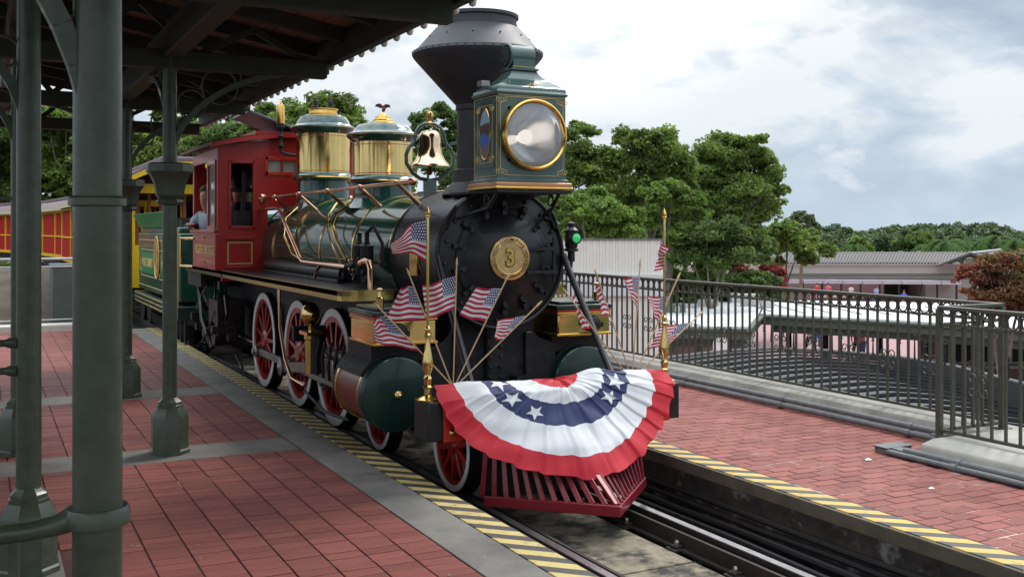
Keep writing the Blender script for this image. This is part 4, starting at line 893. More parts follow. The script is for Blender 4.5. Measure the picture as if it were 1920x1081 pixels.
# ogee roof of the lamp and its vent
def ogee(mb, prof, cx, cy):
    k = len(prof); vs = []
    for hx, hy, z in prof: vs += [(cx - hx, cy - hy, z), (cx + hx, cy - hy, z), (cx + hx, cy + hy, z), (cx - hx, cy + hy, z)]
    fs = [(0, 3, 2, 1), tuple((k - 1) * 4 + i for i in range(4))]
    for i in range(k - 1):
        for j in range(4): fs.append((i * 4 + j, i * 4 + (j + 1) % 4, (i + 1) * 4 + (j + 1) % 4, (i + 1) * 4 + j))
    mb.add(vs, fs)
g = MB(); pr = [(w + .008, .213, 2.905), (w + .014, .219, 2.915), (w + .010, .215, 2.928)]
OG = [(0, 1.0), (.08, .995), (.16, .97), (.24, .92), (.32, .84), (.40, .755), (.50, .655), (.60, .565), (.70, .49), (.80, .43), (.90, .385), (1.0, .36)]
for t, f_ in OG:
    pr.append(((w + .004) * f_, .213 * (f_ + .06 * (1 - f_)), 2.93 + .172 * t))
pr += [(.112, .10, 3.104), (.112, .10, 3.118), (.10, .092, 3.122)]
ogee(g, pr, 0, 6.95); LR = part('lamp_roof', g, M['lampgreen'], ang=50)
g = MB(); g.cyl((-.115, 6.95, 3.215), (.095, 6.95, 3.215), .085, n=28); g.box(-.09, .09, 6.87, 7.03, 3.12, 3.2); g.lathe([(.085, 0), (.096, .004), (.096, .018), (.085, .022)], (-.115, 6.95, 3.215), (1, 0, 0), 28); part('vent_drum', g, M['lampgreen'], LR)
g = MB(); g.lathe([(0, 0), (.074, 0), (.074, -.003), (0, -.003)], (-.116, 6.95, 3.215), (1, 0, 0), 28); part('vent_mouth', g, M['blackmatt'], LR)
g = MB(); g.cyl((.13, 7.25, 3.17), (.24, 7.25, 3.18), .045, n=14); part('vent_cowl', g, M['maroon'], LR)
g = MB(); g.bar((-w - .003, 6.743, 2.932), (w + .003, 6.743, 2.932), .003, .003); flourish(g, (0.0, 6.742, 2.935), (1, 0, 0), (0, .2, 1), .07); flourish(g, (0.0, 6.742, 2.935), (-1, 0, 0), (0, .2, 1), .07)
g.bar((-.10, 6.86, 3.128), (.10, 6.86, 3.128), .004, .004); part('gold_lining', g, M['goldpaint'], LR)
g = MB(); g.box(-.345, -.28, 6.88, 6.96, 2.97, 3.01); part('hinge', g, M['steel'], LR)

# domes
def dome(y, r, z0, z1, z2, z3, z4, base):
    g = MB(); g.lathe([(r * 1.35, base), (r * 1.12, base + .05), (r * .98, base + .10), (r * .96, z0 - .10), (r * 1.14, z0 - .085), (r * 1.17, z0 - .06), (r * 1.15, z0 - .04), (r * 1.06, z0 - .02), (r * 1.03, z0)], (0, y, 0), n=56); D = part('dome_base', g, M['teal'])
    g = MB(); g.lathe([(r * 1.172, z0 - .064), (r * 1.182, z0 - .06), (r * 1.172, z0 - .05)], (0, y, 0), n=56); g.f = [f for f in g.f if len(f) == 4]; g.m = [0] * len(g.f); part('gold_line', g, M['gold'], D)
    g = MB(); g.lathe([(r * .99, z0), (r * .995, (z0 + z1) / 2), (r * 1.0, z1)], (0, y, 0), n=64); B = part('dome_brass', g, M['brass'])
    for z in (z0 + .018, z1 - .03): 
        g = MB(); g.ring((0, y, z), (0, 0, 1), r * .998, .004, 64, 5); part('red_line', g, M['redtrim'], B)
    g = MB(); g.lathe([(r * .98, z1), (r * 1.04, z1 + .015), (r * 1.16, z1 + .045), (r * 1.20, z2 - .01), (r * 1.19, z2 + .01), (r * 1.05, z2 + .03), (r * .98, z2 + .045), (r * .93, z2 + (z3 - z2) * .55), (r * .82, z2 + (z3 - z2) * .85), (r * .62, z3 - .004), (r * .40, z3), (0, z3)], (0, y, 0), n=56); Cc = part('dome_cap', g, M['teal'])
    g = MB(); g.ring((0, y, z2 - .002), (0, 0, 1), r * 1.196, .0045, 64, 5); part('gold_line', g, M['gold'], Cc)
    return Cc
c1 = dome(12.02, .322, 2.585, 3.04, 3.115, 3.275, 3.3, 2.13)
g = MB(); g.lathe([(.175, 3.27), (.175, 3.285), (.165, 3.29), (.160, 3.325), (.175, 3.33), (.175, 3.345), (0, 3.345)], (0, 12.02, 0), n=32); part('gold_collar', g, M['gold'], c1)
for sx in (-1, 1):
    g = MB(); g.lathe([(.035, 3.345), (.035, 3.38), (.022, 3.39), (.03, 3.40), (.03, 3.44), (.018, 3.45), (.018, 3.47), (0, 3.48)], (sx * .09, 12.02, 0), n=12); g.box(sx * .09 - .045, sx * .09 + .045, 12.0, 12.04, 3.35, 3.37); part('safety_valve', g, M['blackmatt'], c1)
c2 = dome(9.95, .305, 2.458, 2.79, 2.862, 2.985, 3.0, 2.13)
g = MB(); g.lathe([(.145, 2.98), (.145, 2.992), (.125, 2.996), (.12, 3.005), (.10, 3.01), (.10, 3.02), (.085, 3.03), (.08, 3.05), (.06, 3.055), (.055, 3.07), (.025, 3.08), (.015, 3.10), (0, 3.105)], (0, 9.95, 0), n=32); part('gold_finial', g, M['gold'], c2)
g = MB()
g.lathe([(0, 0), (.016, .012), (.020, .04), (.012, .065), (0, .075)], (.0, 9.95, 3.10), (.3, 0, 1), 10)
for sx in (-1, 1):
    g.add([(0, 9.95, 3.165), (sx * .03, 9.945, 3.188), (sx * .075, 9.95, 3.178), (sx * .082, 9.95, 3.15), (sx * .06, 9.955, 3.155), (sx * .04, 9.95, 3.145), (sx * .015, 9.955, 3.14), (0, 9.965, 3.15), (sx * .04, 9.968, 3.17)], [(0, 1, 8), (1, 2, 8), (2, 3, 8), (3, 4, 8), (4, 5, 8), (5, 6, 8), (6, 7, 8), (7, 0, 8), (0, 7, 6, 1), (1, 6, 5, 2), (2, 5, 4, 3)])
g.lathe([(0, 0), (.012, .01), (.008, .022), (0, .035)], (.018, 9.94, 3.168), (.8, -.3, .3), 8)
part('eagle_figure', g, mat('eagle_dark_red', (.12, .03, .02), .4, .4), c2)

# bell and yoke
g = MB(); Bx = Vector((0, 8.71, 0))
yk = [(.20 * math.sin(a) * (1.16 if .25 * PI < a < .8 * PI else 1), 8.71, 2.585 - .215 * math.cos(a)) for a in ()]
P = [(0, 2.36), (.10, 2.38), (.17, 2.43), (.225, 2.51), (.228, 2.585), (.20, 2.655), (.155, 2.70), (.145, 2.735), (.135, 2.79), (.10, 2.84), (.05, 2.868), (0, 2.875)]
pts = [Vector((x, 8.71, z)) for x, z in P] + [Vector((-x, 8.71, z)) for x, z in P[::-1][1:-1]]
g.tube(pts, .018, 8, True); g.box(-.045, .045, 8.66, 8.76, 2.23, 2.37); g.box(-.09, .09, 8.63, 8.79, 2.215, 2.26)
g.bar((.20, 8.71, 2.70), (.30, 8.71, 2.72), .03, .03); YK = part('bell_yoke', g, M['lampgreen'])
g = MB(); g.lathe([(.014, 2.87), (.022, 2.88), (.014, 2.895), (.028, 2.92), (.034, 2.95), (.026, 2.975), (.008, 2.985), (.006, 3.0), (0, 3.005)], (0, 8.71, 0), n=16); part('gold_finial', g, M['gold'], YK)
g = MB(); g.lathe([(0, 2.815), (.04, 2.812), (.075, 2.80), (.092, 2.78), (.098, 2.74), (.102, 2.66), (.112, 2.60), (.135, 2.55), (.165, 2.515), (.182, 2.495), (.184, 2.485), (.176, 2.483), (.15, 2.51), (.11, 2.56), (.09, 2.64), (0, 2.76)], (0, 8.71, 0), n=44); part('bell', g, M['bell'])
g = MB(); g.lathe([(0, 2.405), (.022, 2.42), (.028, 2.445), (.014, 2.47), (.008, 2.6), (0, 2.7)], (0, 8.71, 0), n=12); part('bell_clapper', g, M['maroon'])

# marker lamp with green lens
g = MB(); mx_, my_ = .655, 7.30
g.lathe([(.03, 1.66), (.03, 1.74), (.058, 1.745), (.058, 1.765), (.045, 1.77), (.052, 1.785), (.052, 1.90), (.058, 1.905), (.058, 1.915), (.03, 1.94), (.022, 1.95), (.034, 1.955), (.034, 1.972), (.012, 1.98), (0, 1.985)], (mx_, my_, 0), n=20); ML = part('marker_lamp', g, M['black'])
g = MB(); g.cyl((mx_, my_ - .03, 1.85), (mx_, my_ - .085, 1.85), .045, .048, 20); part('lens_hood', g, M['black'], ML)
g = MB(); g.lathe([(0, -.012), (.022, -.009), (.036, 0)], (mx_, my_ - .085, 1.85), YA, 20); part('green_lens', g, mat('green_lens', (.01, .35, .08), .08, spec=.8, emit=(.05, .9, .25, .22)), ML)
g = MB(); g.tube([(mx_, my_, 1.68), (mx_, my_, 1.62), (.56, 7.3, 1.58)], .014, 8); part('lamp_stay', g, M['black'], ML)

# ------------------------------------------------------------------ cab
cY0, cY1, cX, cz0, ce = 12.68, 14.32, 1.10, 1.43, 2.90
holes_s = [(cY0 + .09, cY0 + .58, 1.92, 2.76), (cY0 + .68, cY1 - .08, 1.92, 2.76)]
for sx in (-1, 1):
    g = MB(); g.wallhole(lambda u, v, q: (sx * cX - sx * q, u, v), cY0, cY1, cz0, ce, holes_s, .05); CW = part('cab_side', g, M['red'], smooth=False)
    g = MB(); F_ = [(cY0 + .09, cY0 + .58, 1.92, 2.76)]
    for a, b, c, d in F_:
        for (u0, u1, v0, v1) in ((a, a + .05, c, d), (b - .05, b, c, d), (a + .05, b - .05, c, c + .05), (a + .05, b - .05, d - .05, d)): g.box(*(sorted((sx * 1.115, sx * 1.08))), u0, u1, v0, v1)
    part('window_frame', g, M['redtrim'], CW, bevel=.004)
    g = MB(); g.box(*sorted((sx * 1.117, sx * 1.112)), cY0 + .135, cY0 + .14, 1.97, 2.71); g.box(*sorted((sx * 1.117, sx * 1.112)), cY0 + .53, cY0 + .535, 1.97, 2.71); g.box(*sorted((sx * 1.117, sx * 1.112)), cY0 + .135, cY0 + .535, 2.70, 2.705); part('gold_line', g, M['goldpaint'], CW)
    g = MB(); g.box(*sorted((sx * 1.095, sx * 1.09)), cY0 + .14, cY0 + .53, 1.97, 2.71); part('window_pane', g, M['glass'], CW)
    g = MB(); g.box(*sorted((sx * 1.14, sx * 1.06)), cY0 + .02, cY1, 1.875, 1.915); part('sill', g, M['red'], CW, bevel=.006)
    xs = sx * (cX + .002); g = MB(); frame_line(g, (xs, (cY0 + cY1) / 2, 1.66), (0, 1, 0), (0, 0, 1), .62, .13, 0, .004)
    g.bar((xs, (cY0 + cY1) / 2, 1.79), (xs, (cY0 + cY1) / 2, 1.83), .006, .02); g.bar((xs, (cY0 + cY1) / 2, 1.49), (xs, (cY0 + cY1) / 2, 1.53), .006, .02)
    part('gold_lining', g, M['goldpaint'], CW)
    tm = text_mb('ROGER E. BROGGIE', .165, .003, bold=.005, sx=.86); g = MB(); place(tm, (xs, (cY0 + cY1) / 2, 1.66), (0, -sx * -1 if sx > 0 else -1, 0), (0, 0, 1), (sx, 0, 0), g); part('gold_lettering', g, M['goldpaint'], CW, smooth=False)
    g = MB(); g.box(*sorted((sx * 1.13, sx * 1.07)), cY0 - .01, cY0 + .05, cz0, 1.87); part('corner_post', g, M['red'], CW, bevel=.008)
    if sx < 0:
        g = MB(); g.tube([(-1.10, 14.25, 1.80), (-1.17, 14.4, 1.80), (-1.17, 14.9, 1.80)], .018, 8); g.tube([(-1.17, 14.88, 1.82), (-1.17, 14.88, 1.42)], .018, 8); g.tube([(-1.17, 14.88, 1.42), (-1.10, 14.3, 1.43)], .018, 8); part('cab_grab_rail', g, M['brass'])
hf = [(-.965, -.66, 1.94, 2.74), (-.53, -.12, 2.59, 2.80), (.66, .965, 1.94, 2.74), (.12, .53, 2.59, 2.80)]
g = MB(); g.wallhole(lambda u, v, q: (u, cY0 + q, v), -cX + .05, cX - .05, cz0, ce, hf + [(-.50, .50, 1.30, 2.18)], .05); CF = part('cab_front', g, M['red'], smooth=False)
g = MB(); g.prism([(-cX, ce)] + [(x, ce + .14 * (1 - (x / cX) ** 2)) for x in [-cX + 2 * cX * k / 12 for k in range(1, 12)]] + [(cX, ce)], lambda p: (p[0], cY0, p[1]), lambda p: (p[0], cY0 + .05, p[1])); part('cab_gable', g, M['red'], CF, smooth=False)
for a, b, c, d in hf:
    g = MB()
    tw = .022 if d < 2.79 else .035
    for (u0, u1, v0, v1) in ((a - .01, a + tw, c - .01, d + .01), (b - tw, b + .01, c - .01, d + .01), (a, b, c - .01, c + tw), (a, b, d - tw, d + .01)): g.box(u0, u1, cY0 - .014, cY0 + .02, v0, v1)
    part('window_frame', g, M['redtrim'] if d > 2.79 else M['red'], CF, bevel=.004)
    if d > 2.79: g = MB(); g.box(a, b, cY0 + .02, cY0 + .025, c, d); part('window_pane', g, M['glass'], CF); g = MB(); g.box((a + b) / 2 - .012, (a + b) / 2 + .012, cY0 - .012, cY0 + .018, c, d); part('mullion', g, M['red'], CF)
for sx in (-1, 1):
    g = MB(); xc = sx * .835
    for (u0, u1, v0, v1) in ((xc - .15, xc - .135, 1.50, 1.77), (xc + .135, xc + .15, 1.50, 1.77), (xc - .135, xc + .135, 1.50, 1.515), (xc - .135, xc + .135, 1.755, 1.77)): g.box(u0, u1, cY0 - .004, cY0, v0, v1)
    part('gold_panel_line', g, M['goldpaint'], CF)
    g = MB(); g.box(xc - .17, xc + .17, cY0 - .03, cY0, 1.80, 1.83); g.box(xc - .19, xc + .19, cY0 - .02, cY0, 1.455, 1.475); part('panel_ledge', g, M['red'], CF, bevel=.004)
g = MB(); g.wallhole(lambda u, v, q: (u, cY1 - q, v), -cX + .05, cX - .05, cz0, ce, [(-.95, .95, 1.5, 2.8)], .05); part('cab_back', g, M['red'], smooth=False)
g = MB(); poly = []
for k in range(17): x = -1.2 + 2.4 * k / 16; poly.append((x, ce + .02 + .16 * (1 - (x / 1.2) ** 2)))
poly2 = poly + [(p[0], p[1] + .035) for p in poly[::-1]]
g.prism(poly2, lambda p: (p[0], cY0 - .10, p[1]), lambda p: (p[0], cY1 + .45, p[1])); M['roofgrey'] = mat('cab_roof_red_brown', (.11, .012, .014), .6); part('cab_roof', g, M['roofgrey'])
g = MB(); g.prism([(p[0], p[1] - .03) for p in poly] + [(p[0], p[1] + .02) for p in poly[::-1]], lambda p: (p[0] * 1.004, cY0 - .115, p[1]), lambda p: (p[0] * 1.004, cY0 - .10, p[1])); part('roof_edge', g, M['red'])
g = MB(); g.box(-.55, .05, 13.1, 13.9, 3.05, 3.16); part('roof_hatch', g, M['red']); g = MB(); Mr = Matrix.Translation((-.25, 13.5, 3.26)) @ Matrix.Rotation(.33, 4, 'Y'); g.box(-.42, .42, -.5, .5, -.015, .015, M=Mr); part('hatch_lid', g, mat('hatch_grey', (.10, .11, .13), .4), bevel=.005)
g = MB(); g.box(-1.05, 1.05, cY0 + .05, cY1 + .3, 1.42, 1.46); part('cab_floor', g, M['blackmatt'])
# whistle
g = MB(); g.tube([(-.20, 12.35, 2.80), (-.33, 12.45, 2.83), (-.385, 12.5, 2.86), (-.385, 12.5, 2.95)], .02, 8); g.lathe([(.02, 2.90), (.035, 2.93), (.02, 2.98), (.018, 3.02), (.035, 3.05), (.02, 3.08), (.022, 3.12), (.045, 3.15), (.045, 3.19), (.03, 3.20)], (-.385, 12.5, 0), n=12); WH = part('whistle_stem', g, M['blackmatt'])
g = MB(); g.lathe([(.03, 3.19), (.048, 3.20), (.048, 3.40), (.04, 3.43), (.012, 3.44), (.01, 3.47), (0, 3.48)], (-.385, 12.5, 0), n=18); part('whistle_bell', g, M['gold'], WH)
# backhead inside the cab
g = MB(); g.lathe([(0, 0), (.5, 0), (.5, .25), (0, .3)], (0, 12.75, 1.75), YA, 30); g.box(-.60, -.45, 12.9, 13.0, 1.7, 2.7); g.box(-.95, -.3, 12.95, 13.0, 2.38, 2.43); g.bar((-.8, 12.85, 1.5), (-.74, 12.85, 2.62), .045, .045); g.box(-.86, -.62, 12.78, 12.95, 1.6, 2.15)
for k in range(8): g.lathe([(0, 0), (.05, .01), (.05, .03), (0, .04)], (-.9 + .06 * k, 12.8, 1.7 + .09 * (k % 4)), YA, 10)
part('backhead', g, M['blackmatt'])
g = MB(); g.box(-.985, -.94, 12.95, 13.0, 1.96, 2.62); part('curtain', g, mat('grey_curtain', (.20, .20, .18), .8))

# ------------------------------------------------------------------ tender
TE = thing('tender', 'green tender with gold lining and red oval emblem coupled behind the red cab', 'tender', (0, 18, 0))
ty0, ty1, tx = 15.65, 20.2, 1.05
g = MB(); g.box(-tx, tx, ty0, ty1, .86, 1.86); g.box(-tx + .04, tx - .04, ty0 + .3, ty1, 1.86, 1.95); TB = obj('tank', g, mat('tender_green', (.010, .060, .038), .3, coat=.4, var=.15), TE, bevel=.02)
g = MB()
M['flaregreen'] = mat('bright_green_flare', (.02, .22, .07), .35, coat=.3)
g.prism([(-tx + .02, 1.95), (-tx - .10, 2.19), (-tx - .06, 2.20), (-tx + .08, 1.95)], lambda p: (p[0], ty0 + .9, p[1]), lambda p: (p[0], ty1 - .05, p[1])); obj('flared_coping', g, M['flaregreen'], TE, smooth=False); g = MB(); g.prism([(tx - .02, 1.95), (tx + .10, 2.19), (tx + .06, 2.20), (tx - .08, 1.95)], lambda p: (p[0], ty0 + .9, p[1]), lambda p: (p[0], ty1 - .05, p[1]))
obj('flared_coping', g, M['flaregreen'], TE, smooth=False)
g = MB(); g.box(-1.10, 1.10, ty0 - .1, ty1 + .1, .60, .80); obj('tender_frame', g, mat('tender_frame_green', (.012, .035, .028), .4), TE, bevel=.01)
g = MB()
for z in (.63, .70, .77): g.box(-1.106, -1.10, ty0 - .1, ty1 + .1, z, z + .012)
frame_line(g, (-tx - .003, 18.0, 1.34), (0, 1, 0), (0, 0, 1), 2.10, .40, 0, .007); frame_line(g, (-tx - .003, 18.95, 1.34), (0, 1, 0), (0, 0, 1), .95, .23, .12, .007); frame_line(g, (-tx - .003, 16.9, 1.34), (0, 1, 0), (0, 0, 1), .85, .23, .12, .007)
g.box(-tx - .05, -tx - .03, ty0 - .04, ty0 - .02, .8, 1.9); obj('gold_lining', g, M['goldpaint'], TE)
g = MB(); g.box(-tx - .008, -tx, 18.15, 19.75, 1.16, 1.52); g.box(-tx - .008, -tx, 16.15, 17.5, 1.16, 1.52); obj('green_panel', g, M['flaregreen'], TE)
tm = text_mb('WALT DISNEY', .20, .003, bold=.004); g = MB(); place(tm, (-tx - .010, 19.0, 1.34), (0, -1, 0), (0, 0, 1), (-1, 0, 0), g); tm = text_mb('WORLD R.R.', .20, .003, bold=.004); place(tm, (-tx - .010, 16.8, 1.34), (0, -1, 0), (0, 0, 1), (-1, 0, 0), g); obj('gold_lettering', g, M['goldpaint'], TE, smooth=False)
g = MB(); g.lathe([(0, 0), (1, 0), (1, .01), (0, .012)], n=36); g.v = [(-tx - .012 - v[2], 17.82 + v[0] * .24, 1.46 - .0 + v[1] * .34) for v in g.v]; OV = obj('emblem', g, M['wheelred'], TE, smooth=False)
g = MB(); g.ring((-tx - .02, 17.82, 1.46), (1, 0, 0), .24, .014, 36, 6); g.v = [(v[0], v[1], 1.46 + (v[2] - 1.46) * 1.42) for v in g.v]; obj('emblem_rim', g, M['goldpaint'], OV)
g = MB()
for k in range(7): g.ring((-tx - .022, 17.82 + .05 * math.sin(k * 2.1), 1.24 + k * .075), (1, 0, 0), .035, .008, 12, 5)
obj('emblem_ornament', g, M['goldpaint'], OV)
g = MB()
for yy in (16.5, 17.5, 18.8, 19.7):
    for sx in (-1, 1): g.lathe([(0, 0), (.33, 0), (.33, .1), (0, .1)], (sx * .48, yy, .34), (sx, 0, 0), 26)
g.box(-.75, .75, 16.2, 19.9, .45, .62); g.box(-.86, -.74, 16.3, 17.7, .25, .42); g.box(-.86, -.74, 18.6, 19.9, .25, .42)
for k in range(10): g.tube([(-.95, 15.7 + k * .12, .62), (-.98, 15.72 + k * .12, .45), (-.93, 15.8 + k * .12, .2 + .03 * (k % 3))], .014, 6)
g.box(-1.0, -.7, 15.55, 15.95, .15, .22); g.box(-1.0, -.97, 15.55, 15.6, .15, .62); g.box(-1.0, -.97, 15.9, 15.95, .15, .62); obj('truck', g, M['blackmatt'], TE)
g = MB(); g.cyl((-1.0, 15.7, .12), (-.9, 15.7, .12), .05, n=12); obj('red_step_lamp', g, M['wheelred'], TE)
g = MB(); rr = random.Random(5)
for k in range(30): g.box(*(lambda a, b, c: (a, a + .3, b, b + .3, 1.9, c))(rr.uniform(-.9, .6), rr.uniform(15.9, 19.6), rr.uniform(1.98, 2.12)))
obj('fuel_bunker', g, M['blackmatt'], TE, kind='stuff')

# ------------------------------------------------------------------ passenger coaches
M['yellow'] = mat('coach_yellow', (.72, .46, .015), .6, var=.08, spec=.25); M['coachred'] = mat('coach_red', (.40, .018, .014), .75, var=.15, spec=.12)
M['cream'] = mat('coach_cream', (.62, .55, .38), .5); M['cwood'] = mat('coach_wood', (.36, .12, .05), .5); M['mauve'] = mat('coach_roof_mauve', (.17, .12, .13), .6)
def coach(y0, L, lab, dx=0, yaw=0):
    t = thing('passenger_coach', lab, 'coach', (0, y0 + L / 2, 0), 'open excursion coaches of the train')
    hw = 1.12; y1 = y0 + L
    for sx in (-1, 1):
        g = MB(); g.box(*sorted((sx * hw, sx * (hw - .05))), y0 + .05, y1 - .05, .85, 1.62); obj('side_panel', g, M['coachred'], t, smooth=False)
        g = MB(); g.box(*sorted((sx * (hw + .01), sx * (hw - .06))), y0, y1, .72, .86); g.box(*sorted((sx * (hw + .03), sx * (hw - .06))), y0, y1, 1.60, 1.66); g.box(*sorted((sx * (hw + .04), sx * (hw - .06))), y0, y1, 2.62, 2.78); obj('waist_rail', g, M['yellow'], t, smooth=False)
        n = 3
        for k in range(n + 1):
            y = y0 + .06 + (L - .12) * k / n; g = MB(); g.box(*sorted((sx * (hw + .025), sx * (hw - .08))), y - .07, y + .07, .8, 2.7); obj('post', g, M['yellow'], t, smooth=False)
        for k in range(n):
            y = y0 + .06 + (L - .12) * (k + .5) / n; g = MB(); g.box(*sorted((sx * (hw - .02), sx * (hw - .05))), y - 1.72, y + 1.72, 1.66, 2.62); obj('back_panel', g, M['coachred'], t, smooth=False)
    # front end with wooden framed openings
    g = MB(); g.wallhole(lambda u, v, q: (u, y0 + q, v), -hw, hw, .8, 2.80, [(-1.0, -.35, 1.62, 2.62), (-.28, .28, 1.0, 2.62), (.35, 1.0, 1.62, 2.62)], .05); obj('end_wall', g, M['yellow'], t, smooth=False)
    for k in range(9): g = MB(); x = -.9 + k * .225; g.box(x - .03, x + .03, y0 + .5, y0 + .55, 1.55, 2.7); obj('seat_post', g, M['cwood'], t, smooth=False)
    g = MB(); g.box(-1.0, 1.0, y0 + .5, y1 - .5, .8, .84); g.box(-1.0, 1.0, y0 + 1.0, y0 + 1.06, 1.0, 1.9); obj('floor', g, M['cwood'], t, smooth=False)
    poly = [(x, 2.80 + .42 * (1 - (abs(x) / 1.32) ** 2.2)) for x in [-1.32 + 2.64 * k / 18 for k in range(19)]]
    g = MB(); g.prism(poly + [(p[0], p[1] + .045) for p in poly[::-1]], lambda p: (p[0], y0 - .45, p[1]), lambda p: (p[0], y1 + .3, p[1])); obj('roof', g, M['mauve'], t)
    g = MB(); g.prism([(p[0] * 1.0, p[1] - .10) for p in poly] + [(p[0] * 1.0, p[1] + .0) for p in poly[::-1]], lambda p: (p[0], y0 - .46, p[1]), lambda p: (p[0], y0 - .43, p[1])); obj('roof_valance', g, M['yellow'], t, smooth=False)
    for sx in (-1, 1): g = MB(); g.box(*sorted((sx * 1.33, sx * 1.30)), y0 - .45, y1 + .3, 2.70, 2.84); obj('eaves_board', g, M['cream'], t, smooth=False)
    g = MB(); g.box(-.5, .5, y0 + .2, y1 - .2, 3.22, 3.36); obj('clerestory', g, M['mauve'], t, bevel=.03)
    g = MB(); g.box(-.9, .9, y0, y1, .55, .72)
    for yy in (y0 + 1.2, y0 + 2.2, y1 - 2.2, y1 - 1.2):
        for sx in (-1, 1): g.lathe([(0, 0), (.33, 0), (.33, .1), (0, .1)], (sx * .48, yy, .34), (sx, 0, 0), 20)
    g.box(-1.0, -.8, y0 + 3, y1 - 3, .2, .55); obj('underframe', g, M['blackmatt'], t); t.location.x = dx; t.rotation_euler.z = math.radians(yaw)
coach(21.1, 11.2, 'yellow ended open coach directly behind the green tender')
coach(33.1, 11.2, 'red and yellow coach, second behind the tender, seen between the two left columns', .35, 1)
coach(45.1, 11.2, 'red and yellow coach, third behind the tender, by the left edge', .1, 5)
coach(57.0, 11.2, 'farthest red and yellow coach of the train at the extreme left edge', -1.9, 13)
coach(68.3, 11.2, 'last visible coach of the train behind the left edge column', -6.6, 28)
# ------------------------------------------------------------------ flags
m = bpy.data.materials.new('flag_cloth'); m.use_nodes = True; T = m.node_tree; b = T.nodes['Principled BSDF']; b.inputs['Roughness'].default_value = .8
uvn = T.nodes.new('ShaderNodeUVMap'); uvn.uv_map = 'uv'; sp = T.nodes.new('ShaderNodeSeparateXYZ'); T.links.new(uvn.outputs[0], sp.inputs[0]); U, Vv = sp.outputs[0], sp.outputs[1]
K = lambda op, a, b_=None: M_(op, a, b_, T=T)
stripe = K('LESS_THAN', K('FRACT', K('MULTIPLY', Vv, 6.5)), .5)
canton = K('MULTIPLY', K('LESS_THAN', U, .42), K('LESS_THAN', Vv, 7 / 13))
row = K('MULTIPLY', Vv, 13 / 7 * 7); colu = K('ADD', K('MULTIPLY', U, 6 / .42), K('MULTIPLY', K('FLOOR', K('MODULO', K('FLOOR', row), 2)), .5))
du = K('SUBTRACT', K('FRACT', colu), .5); dv = K('SUBTRACT', K('FRACT', row), .5)
star = K('LESS_THAN', K('ADD', K('MULTIPLY', du, du), K('MULTIPLY', dv, dv)), .105)
c = mixc(T, stripe, (.68, .68, .70), (.46, .012, .045)); c = mixc(T, canton, c, mixc(T, star, (.02, .035, .15), (.7, .7, .75)))
T.links.new(c, b.inputs['Base Color'])
o_ = T.nodes['Material Output']; trn = T.nodes.new('ShaderNodeBsdfTranslucent'); T.links.new(c, trn.inputs[0]); mx = T.nodes.new('ShaderNodeMixShader'); mx.inputs[0].default_value = .3
T.links.new(b.outputs[0], mx.inputs[1]); T.links.new(trn.outputs[0], mx.inputs[2]); T.links.new(mx.outputs[0], o_.inputs[0]); M['flag'] = m

def cloth(parent, A, B, C, D, wav=.02, ph=0.0, nx=26, ny=16, fold=0.0):
    """hoist top A, hoist bottom B, fly top C, fly bottom D"""
    A, B, C, D = map(Vector, (A, B, C, D)); nrm = (C - A).cross(B - A).normalized()
    V = []; UV = []
    for j in range(ny + 1):
        v = j / ny
        for i in range(nx + 1):
            u = i / nx; p = A.lerp(B, v).lerp(C.lerp(D, v), u)
            w = wav * (u ** .6) * (math.sin(u * 7.5 + v * 2.2 + ph) + .45 * math.sin(u * 13 + v * 4.0 + ph * 2.3) + .3 * math.sin(v * 8 + ph))
            p = p + nrm * w + Vector((0, 0, -1)) * (math.sin(u * PI) * fold) + (B - A) * .035 * math.sin(u * 8 + ph) * u
            V.append(tuple(p)); UV.append((u, v))
    fs = [(j * (nx + 1) + i, j * (nx + 1) + i + 1, (j + 1) * (nx + 1) + i + 1, (j + 1) * (nx + 1) + i) for j in range(ny) for i in range(nx)]
    g = MB(); g.add(V, fs); o = obj('flag_cloth', g, M['flag'], parent, ang=180)
    uv = o.data.uv_layers.new(name='uv')
    for l in o.data.loops: uv.data[l.index].uv = UV[l.vertex_index]
    return o
FP = []
for sx, lab, q in ((-1, 'tall brass flag pole on the left end of the buffer beam with a drooping flag', ((805, 412), (804, 492), (731, 458), (742, 478))), (1, 'tall brass flag pole on the right end of the buffer beam with a hanging flag', ((1254, 430), (1252, 478), (1234, 462), (1240, 508)))):
    x, y = sx * .955, 6.43
    t = thing('flag_pole', lab, 'flag pole', (x, y, .787), 'brass flag poles on the buffer beam')
    g = MB(); g.lathe([(.082, .787), (.082, .795), (.06, .805), (.04, .812), (.026, .82), (.024, .86), (.032, .865), (.032, .875), (.022, .885), (.026, .91), (.030, .93), (.022, .945), (.020, .96), (.036, 1.0), (.038, 1.04), (.028, 1.09), (.018, 1.15), (.016, 1.20), (.024, 1.205), (.024, 1.22), (.015, 1.23), (.022, 1.25), (.022, 1.262), (.013, 1.275), (.011, 1.28)], (x, y, 0), n=24); obj('turned_base', g, M['brass'], t)
    g = MB(); g.cyl((x, y, 1.27), (x, y, 2.01), .0095, n=12); obj('pole', g, M['brass'], t)
    g = MB(); g.lathe([(.010, 2.0), (.016, 2.005), (.016, 2.015), (.009, 2.02), (.016, 2.03), (.014, 2.045), (.004, 2.07), (0, 2.08)], (x, y, 0), n=14); obj('finial', g, M['gold'], t)
    P = [onY(a, b_, y) for a, b_ in q]; P[0].x = P[1].x = x - .01
    if sx < 0:
        cloth(t, P[0], P[1], P[2] + Vector((0, -.02, 0)), P[3] + Vector((0, .05, 0)), .018, 2.0, fold=-.035)
    else: cloth(t, P[0], P[1], P[2] + Vector((0, -.05, 0)), P[3] + Vector((0, .06, 0)), .03, .6, fold=.02)
